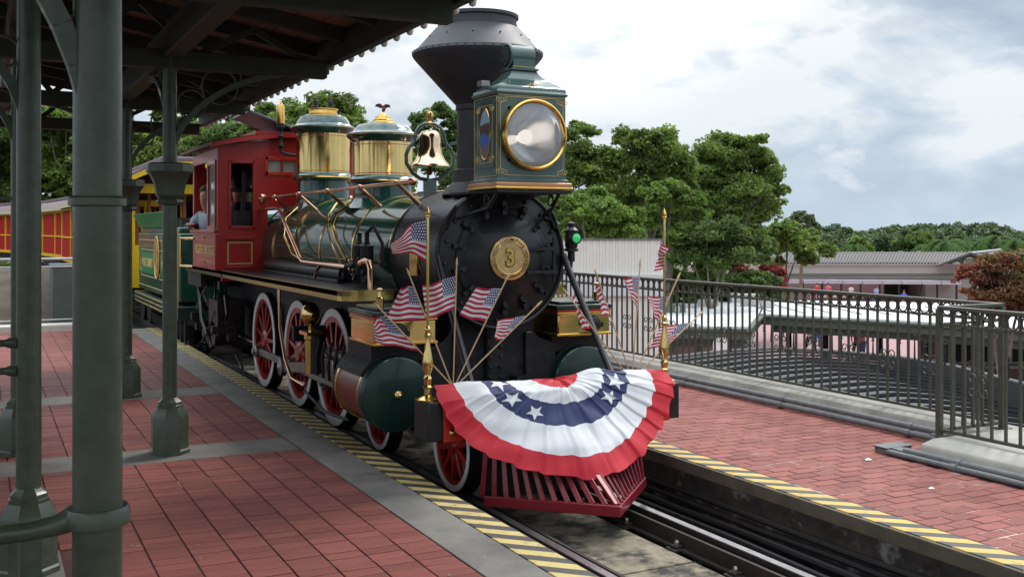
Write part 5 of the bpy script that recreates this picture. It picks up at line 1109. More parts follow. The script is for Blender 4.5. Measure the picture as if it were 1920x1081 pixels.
def hand_flag(base, tip, q, lab, grp, dy=0, wav=.012, ph=0., yc=6.52, tipdy=0.0):
    pb = onY(*base, yc); ptip = onY(*tip, yc + tipdy)
    t = thing('hand_flag', lab, 'flag', pb, grp)
    g = MB(); g.cyl(pb - (ptip - pb).normalized() * .09, ptip, .0052, n=8); obj('stick', g, M['wood'], t)
    d = (ptip - pb).normalized(); g = MB(); g.lathe([(.005, 0), (.008, .004), (.0075, .03), (.003, .055), (0, .06)], ptip, d, 8); obj('spear_tip', g, M['wood'], t)
    def onst(px):   # point of the stick at a photo row
        k = max(0, min(1, (px[1] - base[1]) / (tip[1] - base[1]))); return pb.lerp(ptip, k)
    A, B = onst(q[0]), onst(q[1]); C, D = onY(*q[2], yc + tipdy * .8 + dy), onY(*q[3], yc + tipdy * .5 - dy)
    cloth(t, A, B, C, D, wav, ph)
G1 = 'small flags in the left bunch on the bunting'; G2 = 'small flags in the right bunch on the bunting'
hand_flag((838, 712), (712, 578), ((722, 588), (788, 658), (697, 600), (702, 640)), 'small flag leaning furthest left in the left bunch, in front of the brass chest', G1, .03, .012, .4, 6.50, -.06)
hand_flag((843, 710), (768, 517), ((778, 535), (803, 600), (753, 537), (722, 602)), 'small flag second from the left in the left bunch, above the brass chest', G1, .03, .014, 1.4, 6.51, .0)
hand_flag((850, 712), (856, 498), ((856, 516), (854, 578), (792, 536), (800, 600)), 'small flag on the upright stick of the left bunch', G1, .05, .018, 2.6, 6.53)
hand_flag((858, 712), (949, 524), ((940, 540), (906, 604), (893, 540), (860, 592)), 'small flag leaning right below the number plate', G1, .04, .014, 3.4, 6.51)
hand_flag((864, 714), (1006, 574), ((990, 590), (944, 640), (934, 600), (926, 634)), 'small flag leaning furthest right in the left bunch, below the smokebox', G1, .05, .014, 4.4, 6.49, -.05)
hand_flag((1172, 697), (1063, 550), ((1068, 560), (1108, 612), (1076, 556), (1095, 620)), 'small furled flag leaning furthest left in the right bunch, across the brace rod', G2, .06, .010, 5.0, 6.49, -.04)
hand_flag((1180, 696), (1119, 516), ((1124, 530), (1147, 592), (1120, 534), (1128, 592)), 'small flag second from the left in the right bunch, hanging narrow', G2, .10, .012, .9, 6.51)
hand_flag((1186, 697), (1200, 498), ((1198, 518), (1193, 580), (1166, 522), (1184, 556)), 'small flag on the nearly upright stick of the right bunch', G2, .08, .016, 2.0, 6.53)
hand_flag((1193, 697), (1270, 523), ((1254, 556), (1226, 606), (1214, 556), (1226, 590)), 'small flag leaning right beside the right brass pole', G2, .05, .016, 3.0, 6.51)
hand_flag((1198, 698), (1311, 590), ((1295, 604), (1252, 642), (1240, 612), (1214, 656)), 'small flag leaning furthest right in the right bunch, beyond the brass pole', G2, .05, .016, 4.0, 6.49, -.03)

# ------------------------------------------------------------------ bunting
def cl(name, col):
    m = mat(name, col, .75, var=.04, scale=6, bump=.25, bscale=5); T = m.node_tree; b = [n for n in T.nodes if n.type == 'BSDF_PRINCIPLED'][0]; b.inputs['Sheen Weight'].default_value = .15; return m
BM = [cl('bunting_red', (.56, .014, .03)), cl('bunting_white', (.74, .75, .78)), cl('bunting_blue', (.022, .036, .12))]
PRF = [(-.1, 6.5, .90), (0, 6.42, .885), (.06, 6.36, .868), (.11, 6.285, .815), (.21, 6.24, .71), (.35, 6.17, .56), (.49, 6.08, .42), (.63, 5.985, .28), (.85, 5.87, .10)]
def prof_at(s):
    for i in range(len(PRF) - 1):
        a, b = PRF[i], PRF[i + 1]
        if s <= b[0]: t = (s - a[0]) / (b[0] - a[0]); return a[1] + (b[1] - a[1]) * t, a[2] + (b[2] - a[2]) * t
    return PRF[-1][1], PRF[-1][2]
RX, RS = .925, .628
def GR(r): return float(np.interp(r, [0, .2, .41, .62, .84, 1.0, 1.1], [0, .16, .32, .52, .80, 1.0, 1.12]))
rngw = random.Random(4)
FOLD = [0]
while FOLD[-1] < PI: FOLD.append(FOLD[-1] + rngw.uniform(.13, .34))
def pleat(a):
    a = min(max(a, 0), PI - .001)
    for i in range(len(FOLD) - 1):
        if FOLD[i] <= a < FOLD[i + 1]:
            t = (a - FOLD[i]) / (FOLD[i + 1] - FOLD[i]); k = .55 + .45 * math.sin(i * 2.7)
            return (-1 + 2 * t / .84 if t < .84 else 1 - 2 * (t - .84) / .16) * (.5 + .6 * k)
    return 0
def fan(r, ph, lift=0.0):
    p = RX * r * math.cos(ph); s = RS * GR(r) * max(0, math.sin(ph)) ** .92
    # hem scallops and pleats
    w = pleat(ph + .05 * (r - .5) * math.sin(ph * 4.3)) + .2 * math.sin(ph * 47 + r * 5) + .9 * math.sin(ph * 6.3 + 1.1)
    amp = .0085 * min(1, r * 1.3) * (1.0 if s > .1 else .6)
    s2 = s + .006 * w * r
    y, z = prof_at(s2); y2, z2 = prof_at(s2 + .02); ty, tz = y2 - y, z2 - z; L = math.hypot(ty, tz)
    ny, nz = tz / L, -ty / L                      # outward normal of the profile
    sag = 0
    if s < .15: sag = (.045 * math.exp(-((p - .34) / .12) ** 2) - .02 * math.exp(-((p + .10) / .25) ** 2)) * (1 - s / .15)
    cross = .0065 * math.sin(r * 11 + ph * 6 + 2 * math.sin(ph * 5)) + .0025 * math.sin(r * 31 - ph * 9)
    d = amp * w + cross + lift
    # cloth sides fall away from the beam ends
    side = max(0, abs(p) - .62); drop = side * .10 + .06 * max(0, abs(p) - .86)
    nose = .11 * math.exp(-((p - .05) / .30) ** 2) * min(1, max(0, (s - .2) / .25))
    return (p * (1 + .004 * w * r), y - nose + ny * d , z + nz * d + sag - (drop if s > .1 else drop * s / .1))
bn = thing('bunting', 'pleated red, white and blue half round bunting with white stars draped over the buffer beam', 'bunting', (0, 6.4, .9))
bands = [(.01, .2, 0), (.2, .41, 1), (.41, .62, 2), (.62, .84, 1), (.84, 1.0, 0)]
NPH = 340
for k, (ra, rb, mi) in enumerate(bands):
    nr = 14; g = MB(); V = []
    for j in range(nr + 1):
        r = ra + (rb - ra) * j / nr
        for i in range(NPH + 1):
            ph = PI * i / NPH; jit = .006 * pleat(ph) + .003 * math.sin(ph * 29)
            rr_ = r + (jit if 0 < k and j == 0 else 0) + (jit if j == nr and k < 4 else 0) + (.009 * pleat(ph) + .010 * math.sin(5 * ph + 1) + .005 * math.sin(13 * ph) if (j == nr and k == 4) else 0)
            V.append(fan(rr_, ph))
    g.add(V, [(j * (NPH + 1) + i, j * (NPH + 1) + i + 1, (j + 1) * (NPH + 1) + i + 1, (j + 1) * (NPH + 1) + i) for j in range(nr) for i in range(NPH)])
    o = obj('cloth_band', g, BM[mi], bn, ang=180, label=['inner red band of the bunting', 'inner white band of the bunting', 'blue starred band of the bunting', 'outer white band of the bunting', 'outer red hem band of the bunting'][k])
    if k == 2: blue_band = o
for ph, rc, sz, rot in ((2.96, .51, .080, .2), (2.58, .52, .085, .5), (2.12, .53, .070, 1.9), (.74, .52, .082, .3), (.36, .51, .082, .1)):
    c0 = (RX * rc * math.cos(ph), RX * rc * math.sin(ph)); V = []; n = 10
    def inv(p, s): return math.hypot(p / RX, s / RX), math.atan2(s, p)
    outl = []
    for i in range(10):
        R_s = sz if i % 2 == 0 else sz * .42; a = rot + i * PI / 5; outl.append((R_s * math.cos(a), R_s * math.sin(a)))
    ringp = []
    for i in range(10):
        a, b = outl[i], outl[(i + 1) % 10]; ringp += [(a[0] + (b[0] - a[0]) * t / 3, a[1] + (b[1] - a[1]) * t / 3) for t in range(3)]
    rows = [0, .25, .5, .75, 1]; g = MB()
    for f in rows:
        for q in ringp: r_, p_ = inv(c0[0] + q[0] * f, max(.004, c0[1] + q[1] * f)); V.append(fan(r_, p_, .0045))
    k = len(ringp); g.add(V, [(j * k + i, j * k + (i + 1) % k, (j + 1) * k + (i + 1) % k, (j + 1) * k + i) for j in range(len(rows) - 1) for i in range(k)])
    obj('star', g, BM[1], bn, ang=180)

# ------------------------------------------------------------------ people
def limb_mesh(name, joints, edges, mt, parent, sub=2, root=0):
    me = bpy.data.meshes.new(name); me.from_pydata([j[0] for j in joints], edges, []); me.materials.append(mt)
    o = bpy.data.objects.new(name, me); COL.objects.link(o); o.parent = parent
    sk = o.modifiers.new('skin', 'SKIN'); sk.use_smooth_shade = True
    for i, j in enumerate(joints):
        me.skin_vertices[0].data[i].radius = (j[1], j[1] if len(j) < 3 else j[2]); me.skin_vertices[0].data[i].use_root = (i == root)
    if sub: s_ = o.modifiers.new('sub', 'SUBSURF'); s_.levels = sub; s_.render_levels = sub
    return o
def person(loc, h, face, shirt, trousers, lab, stride=.2, group='visitors on the plaza'):
    t = thing('person', lab, 'person', loc, group); t.rotation_euler = (0, 0, face); s = h / 1.7
    J = [((0, 0, .92), .12, .10), ((0, 0, 1.12), .115, .09), ((0, 0, 1.34), .15, .10), ((0, 0, 1.46), .055), ((0, -.01, 1.58), .085, .095), ((0, -.01, 1.66), .07),
         ((.18, 0, 1.38), .05), ((.23, .03, 1.12), .036), ((.22, -.06, .88), .028), ((.22, -.09, .80), .03), ((-.18, 0, 1.38), .05), ((-.23, -.03, 1.12), .036), ((-.22, -.10, .90), .028), ((-.22, -.13, .82), .03),
         ((.09, 0, .86), .085), ((.10, -stride * .5, .48), .055), ((.10, -stride * .4, .08), .035), ((.10, -stride * .4 - .12, .03), .03), ((-.09, 0, .86), .085), ((-.10, stride * .3, .48), .055), ((-.10, stride * .8, .09), .035), ((-.10, stride * .8 - .12, .04), .03)]
    E = [(0, 1), (1, 2), (2, 3), (3, 4), (4, 5), (2, 6), (6, 7), (7, 8), (8, 9), (2, 10), (10, 11), (11, 12), (12, 13), (0, 14), (14, 15), (15, 16), (16, 17), (0, 18), (18, 19), (19, 20), (20, 21)]
    sc = lambda L: [(tuple(Vector(j[0]) * s), *[r * s for r in j[1:]]) for j in L]
    limb_mesh('body', sc(J), E, M['skin'], t, 1)
    K = [((0, 0, .90), .135, .115), ((0, 0, 1.12), .13, .105), ((0, 0, 1.34), .165, .115), ((0, 0, 1.42), .08), ((.19, 0, 1.38), .066), ((.225, .02, 1.2), .056), ((-.19, 0, 1.38), .066), ((-.225, -.02, 1.2), .056)]
    limb_mesh('shirt', sc(K), [(0, 1), (1, 2), (2, 3), (2, 4), (4, 5), (2, 6), (6, 7)], shirt, t, 1)
    K = [((0, 0, .92), .13, .11), ((.09, 0, .84), .10), ((.10, -stride * .5, .48), .075), ((.10, -stride * .4, .14), .055), ((-.09, 0, .84), .10), ((-.10, stride * .3, .48), .075), ((-.10, stride * .8, .15), .055)]
    limb_mesh('trousers', sc(K), [(0, 1), (1, 2), (2, 3), (0, 4), (4, 5), (5, 6)], trousers, t, 1)
    g = MB(); g.lathe([(.0, -.02), (.088, 0), (.10, .05), (.085, .10), (.04, .13), (0, .135)], (0, .012, 1.585), n=12); g.v = [tuple(Vector(v) * s) for v in g.v]; obj('hair', g, M['hair'], t, local=True)
    return t
SH = lambda n, c: mat('shirt_' + n, c, .8)
far = [(1518, 50, 'person in a pale shirt and black trousers walking on the pink plaza', (.6, .55, .6), (.01, .01, .012), .3), (1533, 52, 'person in a magenta top on the pink plaza beside a pale shirted walker', (.75, .06, .35), (.08, .10, .35), .1),
       (1606, 47, 'person in a bright red shirt and dark trousers walking on the pink plaza', (.75, .05, .06), (.03, .05, .11), .35), (1617, 48, 'person in a coral red shirt and blue jeans close behind the bright red shirt', (.70, .12, .10), (.06, .10, .22), .15),
       (1525, 78, 'person in a blue top in front of the long beige building', (.05, .10, .55), (.02, .02, .03), .1), (1695, 74, 'person in a royal blue top near the right end of the beige building', (.04, .08, .55), (.5, .5, .5), .1),
       (1532, 84, 'person in a red shirt at the entrance of the beige building', (.7, .03, .03), (.02, .03, .1), .1), (1553, 84, 'person in a pink shirt at the entrance of the beige building', (.7, .12, .2), (.3, .2, .1), .1), (1596, 82, 'person in a white top in the crowd under the beige building', (.65, .6, .6), (.05, .05, .05), .2),
       (1643, 80, 'person in a light blue top under the canopy of the beige building', (.25, .42, .65), (.15, .2, .3), .2), (1762, 46, 'person in dark clothes beyond the fence corner', (.03, .03, .04), (.03, .02, .02), .1), (1773, 46, 'person in a magenta shirt beyond the fence corner', (.45, .03, .12), (.03, .02, .03), .1)]
for px, dz, lab, c1_, c2_, st in far: person(at(px, dz, LOW), 1.70, random.uniform(-2, 2), SH('a', c1_), SH('b', c2_), lab, st)

# engine driver leaning out of the cab window
EN = thing('person', 'driver in a light blue shirt leaning on the side sill of the red cab', 'person', (-1.0, 13.75, 1.46))
def L(x, y, z): return (x + 1.0 - 0.0, y - 13.75 + .27, z - 1.46)
J = [(L(-.82, 13.95, 1.55), .14, .12), (L(-.84, 13.92, 1.75), .125, .105), (L(-.90, 13.86, 2.02), .155, .11), (L(-.94, 13.82, 2.15), .06), (L(-.985, 13.78, 2.28), .068, .082), (L(-.985, 13.77, 2.37), .082, .092), (L(-.98, 13.78, 2.44), .062),
     (L(-1.02, 13.98, 2.10), .058), (L(-1.13, 14.02, 1.97), .044), (L(-1.20, 13.78, 1.965), .034), (L(-1.23, 13.62, 1.985), .024), (L(-.86, 13.66, 2.10), .055), (L(-.80, 13.55, 1.90), .042), (L(-.95, 13.50, 1.98), .032)]
limb_mesh('body', J, [(0, 1), (1, 2), (2, 3), (3, 4), (4, 5), (5, 6), (2, 7), (7, 8), (8, 9), (9, 10), (2, 11), (11, 12), (12, 13)], M['skin'], EN, 2)
K = [(L(-.82, 13.95, 1.54), .155, .135), (L(-.84, 13.92, 1.75), .14, .12), (L(-.90, 13.86, 2.00), .17, .125), (L(-.93, 13.84, 2.13), .085), (L(-1.02, 13.98, 2.10), .078), (L(-1.12, 14.02, 1.985), .066), (L(-.86, 13.66, 2.10), .075), (L(-.80, 13.56, 1.92), .062)]
limb_mesh('shirt', K, [(0, 1), (1, 2), (2, 3), (2, 4), (4, 5), (2, 6), (6, 7)], mat('shirt_pale_blue', (.36, .50, .62), .85, bump=.3, bscale=12), EN, 2)
g = MB(); g.lathe([(0, -.01), (.078, 0), (.088, .04), (.075, .085), (.04, .11), (0, .115)], L(-.975, 13.80, 2.39), n=16); obj('hair', g, mat('short_hair', (.09, .06, .045), .8), EN, local=True)
g = MB()
for s_, dd in ((-1, 0), (1, 0)): g.lathe([(0, 0), (.008, .003), (0, .006)], L(-1.0 + s_ * .028, 13.695, 2.36), (0, -1, 0), 8)
obj('eyes', g, M['hair'], EN, local=True)
g = MB(); g.lathe([(0, 0), (.012, .01), (.014, .03), (.006, .06)], L(-1.0, 13.675, 2.315), (0, .1, 1), 8); g.box(*[v + d for v, d in zip((-1.025 + 1, -.975 + 1, 13.692 - 13.48, 13.70 - 13.48, 2.285 - 1.46, 2.290 - 1.46), (0,) * 6)]); obj('nose_and_mouth', g, mat('lip_skin', (.42, .18, .14), .5), EN, local=True)
for k, (dx, ln) in enumerate(((-.028, .072), (-.012, .082), (.004, .078), (.020, .062))):
    x0 = -1.235 + dx; limb_mesh('finger', [(L(x0 + .01, 13.62, 1.99), .011), (L(x0, 13.575, 1.995), .0095), (L(x0 - .004, 13.575 - ln * .5, 1.985), .009), (L(x0 - .006, 13.575 - ln, 1.965), .0075)], [(0, 1), (1, 2), (2, 3)], M['skin'], EN, 1)
limb_mesh('finger', [(L(-1.20, 13.65, 1.985), .013), (L(-1.175, 13.60, 1.99), .011), (L(-1.17, 13.565, 1.985), .009)], [(0, 1), (1, 2)], M['skin'], EN, 1)
limb_mesh('palm', [(L(-1.225, 13.66, 1.985), .022, .02), (L(-1.232, 13.62, 1.99), .034, .016), (L(-1.236, 13.58, 1.992), .034, .014)], [(0, 1), (1, 2)], M['skin'], EN, 1)
# second man inside
EN2 = person(Vector((-.62, 13.6, 1.46)), 1.55, 0.4, SH('navy', (.02, .025, .045)), M['navy'], 'second crew member in dark clothes standing inside the red cab', .02, None)

# ------------------------------------------------------------------ buildings beyond the fence
M['roofwhite'] = mat('roof_white_membrane', (.62, .64, .66), .6, var=.08, scale=.8, col2=(.42, .44, .46), c2lo=.6, c2hi=.72, c2scale=1.2)
M['fascia'] = mat('fascia_green', (.075, .10, .075), .5, var=.15)
M['beige'] = mat('wall_beige', (.42, .385, .34), .75, var=.06, scale=1); M['lilac'] = mat('awning_lilac_grey', (.48, .46, .52), .6); M['dark'] = mat('deep_opening', (.02, .02, .022), .8)
M['seam'] = mat('metal_roof_grey', (.085, .078, .082), .7, var=.12, scale=2)
def slab(name, t, pts, z0, z1, m, **k):
    g = MB(); g.prism([(p.x, p.y) for p in pts], lambda p: (p[0], p[1], z0), lambda p: (p[0], p[1], z1)); return obj(name, g, m, t, smooth=False, **k)
TZ = 1.92 - 3.24
B1 = thing('entrance_building', 'low building with white flat roof, green eaves and WHEELCHAIRS sign behind the long fence', 'building', at(1250, 40, LOW))
pts = [at(900, 36), at(1401, 34.7), at(1423, 40.2), at(1440, 54), at(900, 58)]
slab('roof', B1, pts, TZ - .06, TZ, M['roofwhite'])
def grow(pts, d):
    c = sum(pts, Vector()) / len(pts); return [p + (p - c).normalized() * d for p in pts]
slab('eaves', B1, grow(pts, .12), TZ - .42, TZ - .10, M['fascia']); slab('eaves_moulding', B1, grow(pts, .25), TZ - .14, TZ - .06, M['fascia']); slab('frieze', B1, grow(pts, -.5), TZ - .75, TZ - .42, M['fascia'])
slab('wall', B1, grow(pts, -1.6), LOW, TZ - .5, M['beige'])
def facing(px, d): 
    f = Vector((SN, CS, 0)); r = Vector((CS, -SN, 0)); return at(px, d), r, f
def panel(name, t, px, d, w, z0, z1, m, th=.06, **k):
    c, r, f = facing(px, d); g = MB(); a, b_ = c - r * w / 2, c + r * w / 2
    g.prism([(a.x, a.y), (b_.x, b_.y), (b_.x + f.x * th, b_.y + f.y * th), (a.x + f.x * th, a.y + f.y * th)], lambda p: (p[0], p[1], z0), lambda p: (p[0], p[1], z1)); return obj(name, g, m, t, smooth=False, **k)
panel('door', B1, 1292, 36.6, .55, LOW, LOW + 2.0, mat('ochre_door', (.42, .24, .06), .6)); panel('window', B1, 1225, 36.6, 1.4, -3.2, -2.2, M['dark']); panel('window', B1, 1330, 36.4, .9, -3.4, -2.3, M['dark'])
for px in (1150, 1208, 1262, 1312, 1398): panel('post', B1, px, 35.6, .14, LOW, TZ - .5, M['fascia'], .14)
for dx in range(14): panel('bench_slat', B1, 1110 + dx * 11, 36.2, .04, LOW, LOW + .9, M['fascia'], .04)
sg = panel('sign_board', B1, 1196, 35.9, 3.3, -.96, -.66, mat('sign_green', (.10, .14, .12), .5), .08)
c, r, f = facing(1188, 35.9); g = MB(); place(text_mb('WHEELCHAIRS', .30, .01, bold=.006, sx=1.02), c - f * .02 + Vector((0, 0, -.81)), r, (0, 0, 1), -f, g); obj('lettering', g, mat('sign_letter_cream', (.72, .70, .60), .5), sg, smooth=False)
c, r, f = facing(1270, 35.9); g = MB(); g.ring(c - f * .02 + Vector((0, 0, -.77)), f, .06, .015, 16, 6); g.ring(c - f * .02 + Vector((0, 0, -.86)), f, .065, .015, 16, 6); obj('ornament', g, mat('sign_letter_cream2', (.72, .70, .60), .5), sg)
c, r, f = facing(1352, 34.0); 
OS = thing('oval_sign', 'blank white oval sign hanging under the green eaves behind the fence', 'sign', c + Vector((0, 0, -1.9)))
g = MB(); g.prism([(.26 * math.copysign(abs(math.cos(a)) ** .6, math.cos(a)), .30 * math.copysign(abs(math.sin(a)) ** .6, math.sin(a))) for a in [2 * PI * k / 28 for k in range(28)]], lambda p: tuple(c + r * p[0] + Vector((0, 0, -1.92 + p[1]))), lambda p: tuple(c + r * p[0] + f * .05 + Vector((0, 0, -1.92 + p[1])))); obj('board', g, mat('sign_white', (.75, .75, .74), .5), OS, smooth=False)
g = MB(); g.cyl(tuple(c + f * .03 + Vector((0, 0, -1.65))), tuple(c + f * .03 + Vector((0, 0, -1.3))), .015, n=6); obj('hanger', g, M['fascia'], OS)
B2 = thing('turnstile_canopy', 'long white flat roofed canopy with green eaves at the right behind the fence', 'canopy', at(1700, 38, LOW))
pts = [at(1426, 40.2), at(1700, 37), at(2100, 32), at(2100, 44), at(1438, 48)]
slab('roof', B2, pts, TZ - .06, TZ, M['roofwhite']); slab('eaves', B2, grow(pts, .12), TZ - .42, TZ - .10, M['fascia']); slab('eaves_moulding', B2, grow(pts, .25), TZ - .14, TZ - .06, M['fascia']); slab('frieze', B2, grow(pts, -.4), TZ - .72, TZ - .42, M['fascia'])
for px, d in ((1549, 41), (1742, 38.2), (1772, 38), (1940, 36), (1480, 46), (1650, 44)): panel('post', B2, px, d, .20, LOW, TZ - .7, M['dark'], .2)
for i in range(9): panel('roof_seam', B2, 1450 + i * 55, 40.6 - i * .3, .04, TZ, TZ + .03, M['conduit'], 5)
B3 = thing('ticket_booths', 'low beige ticket booths with dark windows behind the nearer fence', 'building', at(1860, 39, LOW))
panel('wall', B3, 1880, 40.0, 5.2, LOW, TZ - .5, M['beige'], 1.5)
for k in range(7): panel('window', B3, 1795 + k * 29, 39.95, .42, -3.15, -2.45, M['dark'], .06)
panel('plinth', B3, 1880, 39.4, 5.4, LOW, LOW + .75, mat('plinth_brown', (.16, .10, .09), .8), .4); panel('counter', B3, 1880, 39.4, 5.4, LOW + .75, LOW + .86, M['beige'], .5)
for k, (px, d, w, h, z) in enumerate(((1408, 44, .7, .5, TZ), (1380, 46, .35, .42, TZ), (1330, 44, .8, .25, TZ), (1352, 40, .35, .2, TZ), (1441, 43, .5, .35, TZ))):
    t = tag(panel('roof_unit', None, px, d, w, z, z + h, mat('unit_white', (.62, .62, .6), .5), .5), ['white roof unit nearest the red bush', 'tall narrow white roof unit', 'wide low white roof unit behind the fence', 'small roof vent box on the white roof', 'dark edged roof unit at the corner of the right canopy'][k], 'roof unit', 'units on the white roof')
# white clad wall left of the flag
WW = thing('clad_wall', 'plain white vertically boarded wall below the trees', 'wall', at(1150, 27, -1))
for k in range(34):
    px = 1040 + k * 6.0; panel('wall_panel', WW, px + 3, 27 + (.012 if k % 2 else 0), 6 * 27 / FPX - .004, -1.6, 1.92 - .275 * 1.0 + .0, mat('clad_white', (.76, .75, .69), .6, var=.05) if k == 0 else M['clad'], .05)
    if k == 0: M['clad'] = bpy.data.materials['clad_white']
panel('cap', WW, 1142, 26.97, 204 * 27 / FPX, 1.645, 1.685, M['conduit'], .12); panel('plinth', WW, 1145, 26.9, 200 * 27 / FPX, .2, .75, M['roofwhite'], .1)
# long beige building with grey seamed roof
B4 = thing('long_building', 'long beige building with grey ribbed metal roof and a small pediment at its right end', 'building', at(1650, 88, LOW))
D4 = 88; wz = lambda y, d=D4: 1.92 - (y - 430) * d / FPX
def P4(px, d, y): p = at(px, d); return (p.x, p.y, wz(y, D4))
panel('wall', B4, 1590, D4, 33, wz(516), wz(496), M['beige'], 6); panel('cornice', B4, 1690, D4 - .25, 24.3, wz(496.5), wz(493), mat('cornice_white', (.62, .60, .56), .6), .3)
panel('string_course', B4, 1690, D4 - .1, 24.1, wz(514.5), wz(513), M['fascia'], .1); panel('lower_wall', B4, 1590, D4 + .2, 32.8, wz(530), wz(514.5), M['beige'], 5)
panel('wall_pier', B4, 1400, D4 + .1, 11.6, LOW, wz(529), M['beige'], 4); panel('wall_pier', B4, 1835, D4 + .1, 9.0, LOW, wz(529), M['beige'], 4)
panel('back_wall', B4, 1640, D4 + 9, 20, LOW, wz(534), M['pink'], .2); panel('planting_wall', B4, 1705, D4 + 4, 4.4, LOW, wz(529), mat('dim_green', (.05, .07, .03), .8), .2)
for k in range(9): panel('awning_panel', B4, 1488 + k * 37, D4 - 1.6, 1.58, wz(529 + k * .3, D4), wz(522.5 + k * .3, D4), M['lilac'], 1.4)
g = MB()
panel('roof_rail', B4, 1650, D4 - 1.7, 15.5, wz(521.5), wz(520.5), M['dark'], .05)
for k in range(12): panel('post', B4, 1470 + k * 36, D4 - 1.5, .13, LOW, wz(528), M['dark'], .13)
nrib = 62
for k in range(nrib):
    px0 = 1462 + k * 6.0; px1 = px0 + 5.6
    if px0 > 1800: break
    a, b_ = at(px0 - 3, D4 - .3), at(px1 - 3, D4 - .3); c_, d_ = at(px0 + 6, D4 + 5), at(px1 + 6, D4 + 5)
    g = MB(); z0, z1 = wz(493), wz(484) + .35
    g.add([(a.x, a.y, z0), (b_.x, b_.y, z0), (d_.x, d_.y, z1), (c_.x, c_.y, z1), (a.x, a.y, z0 - .06), (b_.x, b_.y, z0 - .06), (d_.x, d_.y, z1 - .06), (c_.x, c_.y, z1 - .06)], [(0, 1, 2, 3), (7, 6, 5, 4), (0, 4, 5, 1), (1, 5, 6, 2), (3, 2, 6, 7), (0, 3, 7, 4)]); obj('roof_sheet', g, M['seam'], B4, smooth=False)
    g = MB(); g.bar((b_.x, b_.y, z0 + .05), (d_.x, d_.y, z1 + .05), .09, .10); obj('roof_rib', g, M['seam'], B4, smooth=False)
panel('ridge_cap', B4, 1635, D4 + 5, 15.3, wz(484) + .3, wz(484) + .42, mat('ridge_pale', (.55, .55, .55), .5), .2)
# pediment
cpx = 1818
def pp(dx, y, d=0): p = at(cpx + dx, D4 - 1.2 + d); return (p.x, p.y, wz(y))
for nm, poly, m_, dd in (('pediment', [(-52, 494), (52, 494), (0, 476)], M['fascia'], .0),):
    g = MB(); g.prism(poly, lambda p: pp(p[0], p[1], dd), lambda p: pp(p[0], p[1], dd + .4)); obj(nm, g, m_, B4, smooth=False)
g = MB(); g.prism([(-11, 493)] + [(11 * math.cos(a) * 1.0, 490 - 9 * math.sin(a)) for a in [PI - PI * k / 10 for k in range(11)]] + [(11, 493)], lambda p: pp(p[0], p[1], -.12), lambda p: pp(p[0], p[1], -.02)); lv = obj('louvre_window', g, mat('louvre_white', (.62, .62, .58), .5), B4, smooth=False)
for k in range(4): g = MB(); p0_, p1_ = pp(-9, 485 + k * 2.2, -.16), pp(9, 485 + k * 2.2, -.16); g.bar(p0_, p1_, .03, .045); obj('slat', g, M['fascia'], lv, smooth=False)
for s_ in (-1, 1): g = MB(); g.prism([(s_ * 34, 493.5), (s_ * 17, 493.5), (s_ * 22, 489.5), (s_ * 28, 490.5)], lambda p: pp(p[0], p[1], -.12), lambda p: pp(p[0], p[1], -.02)); obj('gable_inset', g, bpy.data.materials['louvre_white'], B4, smooth=False)
for s_ in (-1, 1): g = MB(); g.bar(pp(s_ * 62, 497, -.3), pp(0, 473.5, -.3), .5, .16); obj('raking_cornice', g, M['seam'], B4, smooth=False)
g = MB(); a, b_, c_, d_ = pp(0, 473.5, -.3), pp(62, 497, -.3), pp(120, 492, 14), pp(72, 470, 14); g.add([a, b_, c_, d_], [(0, 1, 2, 3)]); g.add([pp(0, 473.5, -.3), pp(-62, 497, -.3), pp(-10, 492, 14), pp(72, 470, 14)], [(0, 1, 2, 3)]); obj('gable_roof', g, M['seam'], B4, smooth=False)
g = MB(); g.bar(pp(2, 473, -.3), pp(74, 471, 14), .3, .12); obj('gable_ridge', g, bpy.data.materials['ridge_pale'], B4, smooth=False)

# far street things
def lamp_post(px, d, ztop, lab):
    c = at(px, d, LOW); t = thing('lamp_post', lab, 'lamp post', c); g = MB(); g.cyl(c, (c.x, c.y, ztop - .3), .07, .05, 8); obj('pole', g, M['conduit'], t); g = MB(); g.lathe([(0, -.35), (.25, -.25), (.35, 0), (.25, .25), (0, .35)], (c.x, c.y, ztop), n=12); obj('globe', g, M['whitekerb'], t)
lamp_post(1694, 110, 1.92 - 50 * 110 / FPX, 'white globe lamp rising behind the ribbed metal roof')
c = at(1567, 900, LOW); t = thing('water_tower', 'tiny water tower on the wooded skyline', 'tower', c)
g = MB(); g.cyl(c, (c.x, c.y, 5.6), 1.6, n=10); obj('shaft', g, M['conduit'], t); g = MB(); g.lathe([(2, 3.9), (4.2, 4.8), (4.2, 6.8), (2, 7.4), (0, 7.6)], (c.x, c.y, 0), n=16); obj('tank', g, mat('tower_green', (.10, .14, .15), .7), t)

